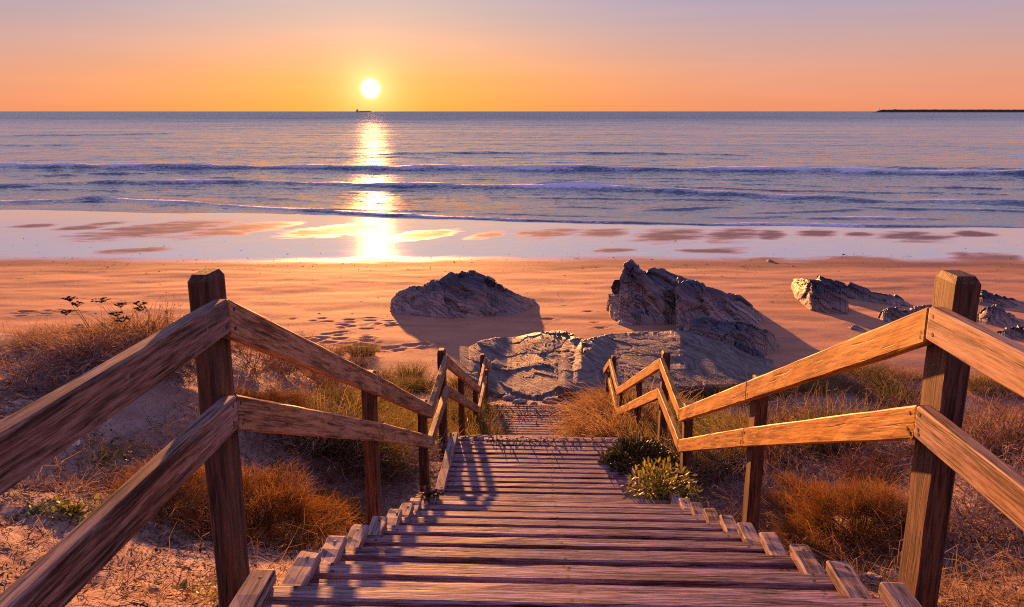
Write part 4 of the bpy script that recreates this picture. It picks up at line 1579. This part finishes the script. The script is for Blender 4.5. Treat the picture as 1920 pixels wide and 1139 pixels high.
plant('green_clump', 'green grass clump behind the lowered right rails', 'grass clump', PROTO['greenclump'], 0, 0, .8, 1.0, 2.0, 'grass clumps', at=P(10.4, 2.1, -4.3))

plant('ice_plant', 'dark fleshy ice plant with reddish tips over the right end of the middle landing', 'succulent', fingers('ice_plant', .34, .26, 620, .10, .011, 'ice', 80), 0, 0, 1.0, 1.0, 0, at=P(7.3, .98, -3.36))
plant('lime_bush', 'yellow-green leafy bush beside the right kerb in front of the ice plant', 'bush', leafy('lime_bush', .26, .2, 900, .055, .017, 'lime', 81), 0, 0, 1.3, 1.15, 0, at=P(6.4, 1.06, -3.22))
plant('umbel_plant', 'plant with flat dark seed heads against the beach on the left', 'plant', umbel('umbel_plant', 'umbel', 82), 195, 648, .9, 1.0, 0, dz=.08)
plant('green_shrub', 'small dark green shrub under the dark seed heads', 'shrub', leafy('green_shrub', .28, .2, 700, .05, .016, 'green', 83), 205, 632, 1.0, 1.0, 0)
plant('strap_plant', 'pale green strap-leaved plant right of the small orange bush', 'plant', rosette('strap_plant', 34, .34, .022, 'silver', 84, 1.3), 572, 765, 1.0, 1.0, 0)
plant('rosette_plant', 'small sunlit rosette with pointed silver-green leaves at the bottom left', 'plant', rosette('rosette_plant', 9, .11, .032, 'lime', 85, .9), 345, 1105, 1.0, 1.0, 0)
plant('creeper', 'creeping green leafy plant on the sand at the lower left', 'plant', leafy('creeper', .24, .05, 260, .045, .034, 'lime', 86), 125, 965, .9, 1.0, 0, 'creeping green plants')
plant('creeper', 'patch of small dark leaves at the left edge beside the creeping plant', 'plant', leafy('creeper', .22, .05, 240, .036, .026, 'green', 87), 50, 960, .8, 1.0, 0, 'creeping green plants')
plant('creeper', 'creeping green leaves at the bottom left right of the rosette', 'plant', leafy('creeper', .2, .04, 220, .028, .02, 'lime', 88), 395, 1125, .8, 1.0, 0, 'creeping green plants')
plant('creeper', 'creeping small leaves on dark debris under the long left rail', 'plant', leafy('creeper', .24, .05, 200, .03, .02, 'lime', 89), 185, 860, 1.0, 1.0, 0, 'creeping green plants')
plant('seedling', 'little broad-leaved seedling right of the foot of the right near post', 'plant', rosette('seedling', 10, .075, .03, 'silver', 90, 1.2), 1848, 1085, 1.0, 1.0, 0)
plant('yellow_plant', 'small yellow-leaved plant at the foot of the black stake', 'plant', rosette('yellow_plant', 16, .10, .026, 'lime', 91, 1.5), 1606, 785, 1.3, 1.0, 0)
plant('flower_stalks', 'tall thin dead stalks standing against the rock shadow on the right', 'plant', stalks('flower_stalks', 7, 1.0, .5, 'dry_twig', 92), 1470, 735, 1.0, 1.0, 0, 'dead flower stalks')
plant('flower_stalks', 'dead stalks at the right edge above the tussocks', 'plant', stalks('flower_stalks', 8, .6, .5, 'dry_twig', 93), 1895, 740, 1.0, 1.0, 0, 'dead flower stalks')
plant('flower_stalks', 'dead stalks on the left dune crest beside the near post', 'plant', stalks('flower_stalks', 9, .62, .5, 'dry_twig', 94, .008), 310, 650, 1.0, 1.0, 0, 'dead flower stalks')
plant('flower_stalks', 'dead stalks between the fourth left post and the beach', 'plant', stalks('flower_stalks', 7, .7, .5, 'dry_twig', 95), 790, 715, 1.0, 1.0, 0, 'dead flower stalks')
plant('flower_stalks', 'pale dead stalks right of the second right post in front of the shrubs', 'plant', stalks('flower_stalks', 6, .5, .2, 'dry_grass', 96, .005), 1465, 905, .8, 1.0, 0, 'dead flower stalks')
plant('flower_stalks', 'yellowish stalks right of the right near post below the rail', 'plant', stalks('flower_stalks', 4, .45, .12, 'dry_grass', 97, .005), 1815, 985, .8, 1.0, 0, 'dead flower stalks')
q = hit(1604, 790)
st = lathe('marker_stake', [(-.1, .012), (.45, .012), (.8, .010), (.805, .002)], M['stake'], None, tuple(q), 8)
st['label'] = 'thin black stake standing in the grass between the right rails'
st['category'] = 'stake'
st.rotation_euler = (0, -.05, 0)


plant('leaf_clump', 'withered leaf clump caught on the left kerb blocks by the middle landing', 'leaf', leafy('leaf_clump', .07, .07, 90, .05, .028, 'bark_litter', 98), 0, 0, 1.0, 1.0, 0, at=P(5.68, -.86, -2.90))


# loose stones
def stone(label, px, py, size, seed, flat=.55, mat='stone', group='loose stones on the dune'):
    r = np.random.default_rng(seed)
    ny, nx = 12, 18
    th = np.linspace(0.02, math.pi - .02, ny)[:, None]
    ph = np.linspace(0, 2 * math.pi, nx)[None, :]
    d = np.stack([np.sin(th) * np.cos(ph), np.sin(th) * np.sin(ph), np.cos(th) + 0 * ph], 2).reshape(-1, 3)
    f1, f2, cv, ct = cells(d * 1.3 + seed, seed)
    rad = 1 + .22 * gnoise(d[:, 0] * 1.4 + seed, d[:, 1] * 1.4, d[:, 2] * 1.4, seed) + (cv - .5) * .22
    rad = rad.reshape(ny, nx)
    rad[:, -1] = rad[:, 0]
    p = d * rad.ravel()[:, None] * np.array([size, size * r.uniform(.6, .9), size * flat])
    g = hit(px, py)
    n = len(p)
    me = mesh_np('stone', p, grid_quads(ny, nx), M[mat], dict(hgt=np.zeros(n), bed=p[:, 2] * 6, lane=p[:, 0]), False)
    o = thing('stone', label, 'stone', (g[0], g[1], g[2] + size * flat * .35), group, me)
    o.rotation_euler = (0, 0, r.uniform(0, 6))
    return o


stone('flat pale stone beside the last right kerb block, left of the near post', 1640, 1098, .075, 1)
stone('pale rounded stone behind the flat one near the right post', 1652, 1078, .06, 2)
stone('pinkish flat stone touching the left side of the right near post', 1676, 1085, .055, 3)
stone('sunlit yellowish stone below the right lower rail beyond the near post', 1850, 948, .06, 4, .7)
stone('pale stone under the lower right rail left of the near post', 1700, 840, .06, 5, .5)
stone('white shell-like lump on the sand under the long left rail', 140, 835, .05, 6, .8, 'shell')
stone('small pale stone on the dune crest below the seed heads', 150, 622, .10, 7, .6)
stone('flat pinkish stone in the sandy hollow left of the near post', 245, 827, .045, 8, .35)
stone('small pale chip on the lower left sand left of the rosette', 290, 1106, .028, 9, .3)
RUB = [(955, 750, .15, 'leftmost rubble stone at the end of the last landing'), (975, 757, .14, 'rubble stone second from the left beyond the last landing'),
       (1000, 760, .11, 'smaller rubble stone left of the flat middle one beyond the landing'), (1030, 755, .16, 'flat middle rubble stone beyond the last landing'),
       (1062, 758, .12, 'rubble stone right of the flat middle one beyond the landing'), (1090, 752, .13, 'rightmost rubble stone beside the great blond mound'),
       (1015, 745, .18, 'largest rubble stone, touching the foot of the pale slabs'), (1045, 765, .08, 'little rubble chip at the edge of the last landing, on the right'),
       (985, 768, .07, 'little rubble chip at the edge of the last landing, on the left')]
for i, (px, py, sz, lb) in enumerate(RUB):
    stone(lb, px, py, sz, 20 + i, .45, 'stone', 'rubble stones at the end of the stairs')


# ------------------------------------------------------------------ ground cover nobody could count
def scatter(n, umin, umax, vmin, vmax, keep, r):
    out = []
    while sum(map(len, out)) < n:
        u = r.uniform(umin, umax, n * 2)
        v = r.uniform(vmin, vmax, n * 2)
        x, y = u * UX + v * UY, u * UY - v * UX
        k = r.uniform(0, 1, n * 2) < keep(u, v, x, y)
        out.append(np.stack([x[k], y[k]], 1))
    q = np.concatenate(out)[:n]
    return np.column_stack([q, ground(q[:, 0], q[:, 1])])


def on_dune(u, v, x, y):
    k = (np.abs(v) > 1.25) * (1 - sstep(14, 17, u))
    dens = sstep(-.25, .35, fbm(x * .5, y * .5, o=3, s=60))
    dens = np.where(v < 0, dens * (.35 + .65 * sstep(5.0, 7.0, u)) * sstep(.2, 1.2, np.abs(v + 3.2) + sstep(6.5, 7.5, u) * 3), np.maximum(dens, .55))
    dens = np.where((v < 0) & (u > 4.5) & (v > -3.4), np.maximum(dens, .8), dens)
    near = np.exp(-((u - 3) / 6) ** 2) * .6 + .4
    return k * dens * near


rg = np.random.default_rng(99)
hp = Heap()
n = 80000
root = scatter(n, .8, 16, -9, 9, on_dune, rg)
d = np.stack([rg.normal(0, .55, n), rg.normal(0, .55, n), np.abs(rg.normal(.6, .4, n))], 1)
hp.add(*blades(root, d, rg.uniform(.08, .42, n), rg.uniform(.2, 1.0, n), rg.uniform(.003, .006, n), rg, 4, .2, rg.uniform(.05, .75, n)))
link('dry_ground_grass', hp.mesh('dry_ground_grass', M['dry_grass']), kind='stuff', label='thin dry grass and wiry stems covering the dunes', category='grass')

hp = Heap()
n = 42000


SPOTS = [(*hit(a, b2)[:2], rr) for a, b2, rr in ((200, 850, .55), (90, 930, .4), (60, 1050, .5), (280, 1030, .45), (330, 1090, .4), (560, 1010, .35), (20, 780, .4), (1560, 1050, .4), (1850, 1000, .6), (1740, 870, .6), (1480, 990, .4))]


def on_litter(u, v, x, y):
    dens = sstep(-.15, .4, fbm(x * .55, y * .55, o=3, s=60) + np.where(v > 0, .3, .06))
    for gx, gy, rr in SPOTS:
        dens = np.maximum(dens, np.exp(-((x - gx) ** 2 + (y - gy) ** 2) / rr ** 2) * 1.6)
    return (np.abs(v) > 1.2) * (1 - sstep(6, 10, u)) * dens


root = scatter(n, .8, 10, -7, 7, on_litter, rg)
root[:, 2] += .006
d = np.stack([rg.normal(0, 1, n), rg.normal(0, 1, n), rg.normal(.08, .12, n)], 1)
hp.add(*blades(root, d, rg.uniform(.03, .17, n) * (rg.uniform(0, 1, n) ** 1.4 + .25), rg.uniform(0, .1, n), rg.uniform(.003, .007, n), rg, 4, .2, rg.uniform(0, .9, n)))
n = 9000
root = scatter(n, .8, 9, -6, 6, on_litter, rg)
root[:, 2] += .008
d = np.stack([rg.normal(0, 1, n), rg.normal(0, 1, n), rg.normal(.15, .3, n)], 1)
hp.add(*leaf_quads(root, d, rg.uniform(.02, .05, n), rg.uniform(.008, .02, n), rg, .1, rg.uniform(0, .85, n), 3))
link('leaf_litter', hp.mesh('leaf_litter', M['bark_litter']), kind='stuff', label='dead twigs, leaves and bark scraps strewn over the dune sand', category='litter')

# low rusty scrub that closes the gaps between the shrubs
def twig_cloud(nsh, pick, mat, seed):
    r = np.random.default_rng(seed)
    srcs = []
    for k in ('dry', 'grey'):
        me = PROTO[k, 1]
        v = np.zeros(len(me.vertices) * 3, np.float32)
        me.vertices.foreach_get('co', v)
        q = np.zeros(len(me.loops), np.int32)
        me.loops.foreach_get('vertex_index', q)
        tt = np.zeros(len(me.vertices), np.float32)
        me.attributes['tone'].data.foreach_get('value', tt)
        srcs.append((v.reshape(-1, 3), q.reshape(-1, 4), tt))
    hp = Heap()
    pos = scatter(nsh, 2.6, 15, -6.5, 6.5, pick, r)
    for p in pos:
        v, q, tt = srcs[0] if r.uniform() < .8 else srcs[1]
        a = r.uniform(0, 6.28)
        sc = r.uniform(.55, 1.15)
        R = np.array([[math.cos(a), -math.sin(a), 0], [math.sin(a), math.cos(a), 0], [0, 0, 1]]) * sc
        hp.add(v @ R.T * np.array([1, 1, .75]) + p - np.array([0, 0, .02]), q, tt + r.normal(0, .12))
    return hp.mesh('low_scrub', mat)


def scrub_zone(u, v, x, y):
    side = np.abs(v) > 1.55
    left = (v < 0) & ((v > -3.2) & (u > 4.4) | (u > 7.2)) & (u < 14)
    right = (v > 0) & (u > 3.0) & (u < 12.5) & (v < 5.5)
    return side * (left * .8 + right * 1.0)


M['rust'] = leaf_mat('rusty_scrub', [(0, (.055, .022, .012)), (.5, (.21, .092, .048)), (1, (.44, .24, .14))], .8, .15)
link('low_scrub', twig_cloud(105, scrub_zone, M['rust'], 123), kind='stuff', label='low rust-brown scrub closing the gaps between the shrubs', category='scrub')

# fuller olive grass hugging both sides of the lower stairs
hp = Heap()
src = PROTO['oli', 1]
v0 = np.zeros(len(src.vertices) * 3, np.float32)
src.vertices.foreach_get('co', v0)
v0 = v0.reshape(-1, 3)
q0 = np.zeros(len(src.loops), np.int32)
src.loops.foreach_get('vertex_index', q0)
q0 = q0.reshape(-1, 4)
t0 = np.zeros(len(src.vertices), np.float32)
src.attributes['tone'].data.foreach_get('value', t0)
for i in range(64):
    u = rg.uniform(7.4, 13.8)
    v = rg.choice([-1, 1]) * rg.uniform(1.35, 3.0) + .14
    x, y = u * UX + v * UY, u * UY - v * UX
    a = rg.uniform(0, 6.28)
    sc = rg.uniform(.8, 1.5)
    R = np.array([[math.cos(a), -math.sin(a), 0], [math.sin(a), math.cos(a), 0], [0, 0, 1]]) * sc
    hp.add(v0 @ R.T + np.array([x, y, float(ground(x, y)) - .02]), q0, t0 + rg.normal(0, .12))
link('olive_grass', hp.mesh('olive_grass', M['olive']), kind='stuff', label='olive grass hugging both sides of the lower stairs', category='grass')

# scraps of weed and shell left by the tide
hp = Heap()
n = 900
x = rg.uniform(-34, 34, n)
y = np.where(rg.uniform(0, 1, n) < .7, rg.normal(39.5, 1.6, n), rg.uniform(26, 50, n))
d = rg.normal(0, 1, (n, 3)) * np.array([1, .5, .12])
hp.add(*leaf_quads(np.stack([x, y, ground(x, y) + .012], 1), d, rg.uniform(.04, .2, n) * (rg.uniform(0, 1, n) ** 2 + .3), rg.uniform(.03, .07, n), rg, 0, rg.uniform(0, .45, n), 3))
link('tide_line_debris', hp.mesh('tide_line_debris', M['bark_litter']), kind='stuff', label='dark scraps of weed and shell along the tide line', category='debris')

# sand and chips blown over the end of the stairs
hp = Heap()
n = 5000
u = np.concatenate([rg.uniform(13.2, 16.2, n // 2), rg.normal(13.9, .5, n // 4), rg.normal(7.9, .12, n - n // 2 - n // 4)])
v = rg.uniform(-1.2, 1.5, n)
x, y = u * UX + v * UY, u * UY - v * UX
wz = np.where(u < 7.86, W2 + EYE, np.where(u < 8.3, W2 - R2 + EYE, np.where(u < 13.95, W3 + EYE, ground(x, y)))) + .004
d = rg.normal(0, 1, (n, 3)) * np.array([1, 1, .3])
hp.add(*leaf_quads(np.stack([x, y, wz], 1), d, rg.uniform(.02, .05, n), rg.uniform(.012, .03, n), rg, 0, rg.uniform(.4, 1, n), 3))
link('gravel', hp.mesh('gravel', M['bark_litter']), kind='stuff', label='pinkish gravel and chips around the end of the stairs', category='gravel')
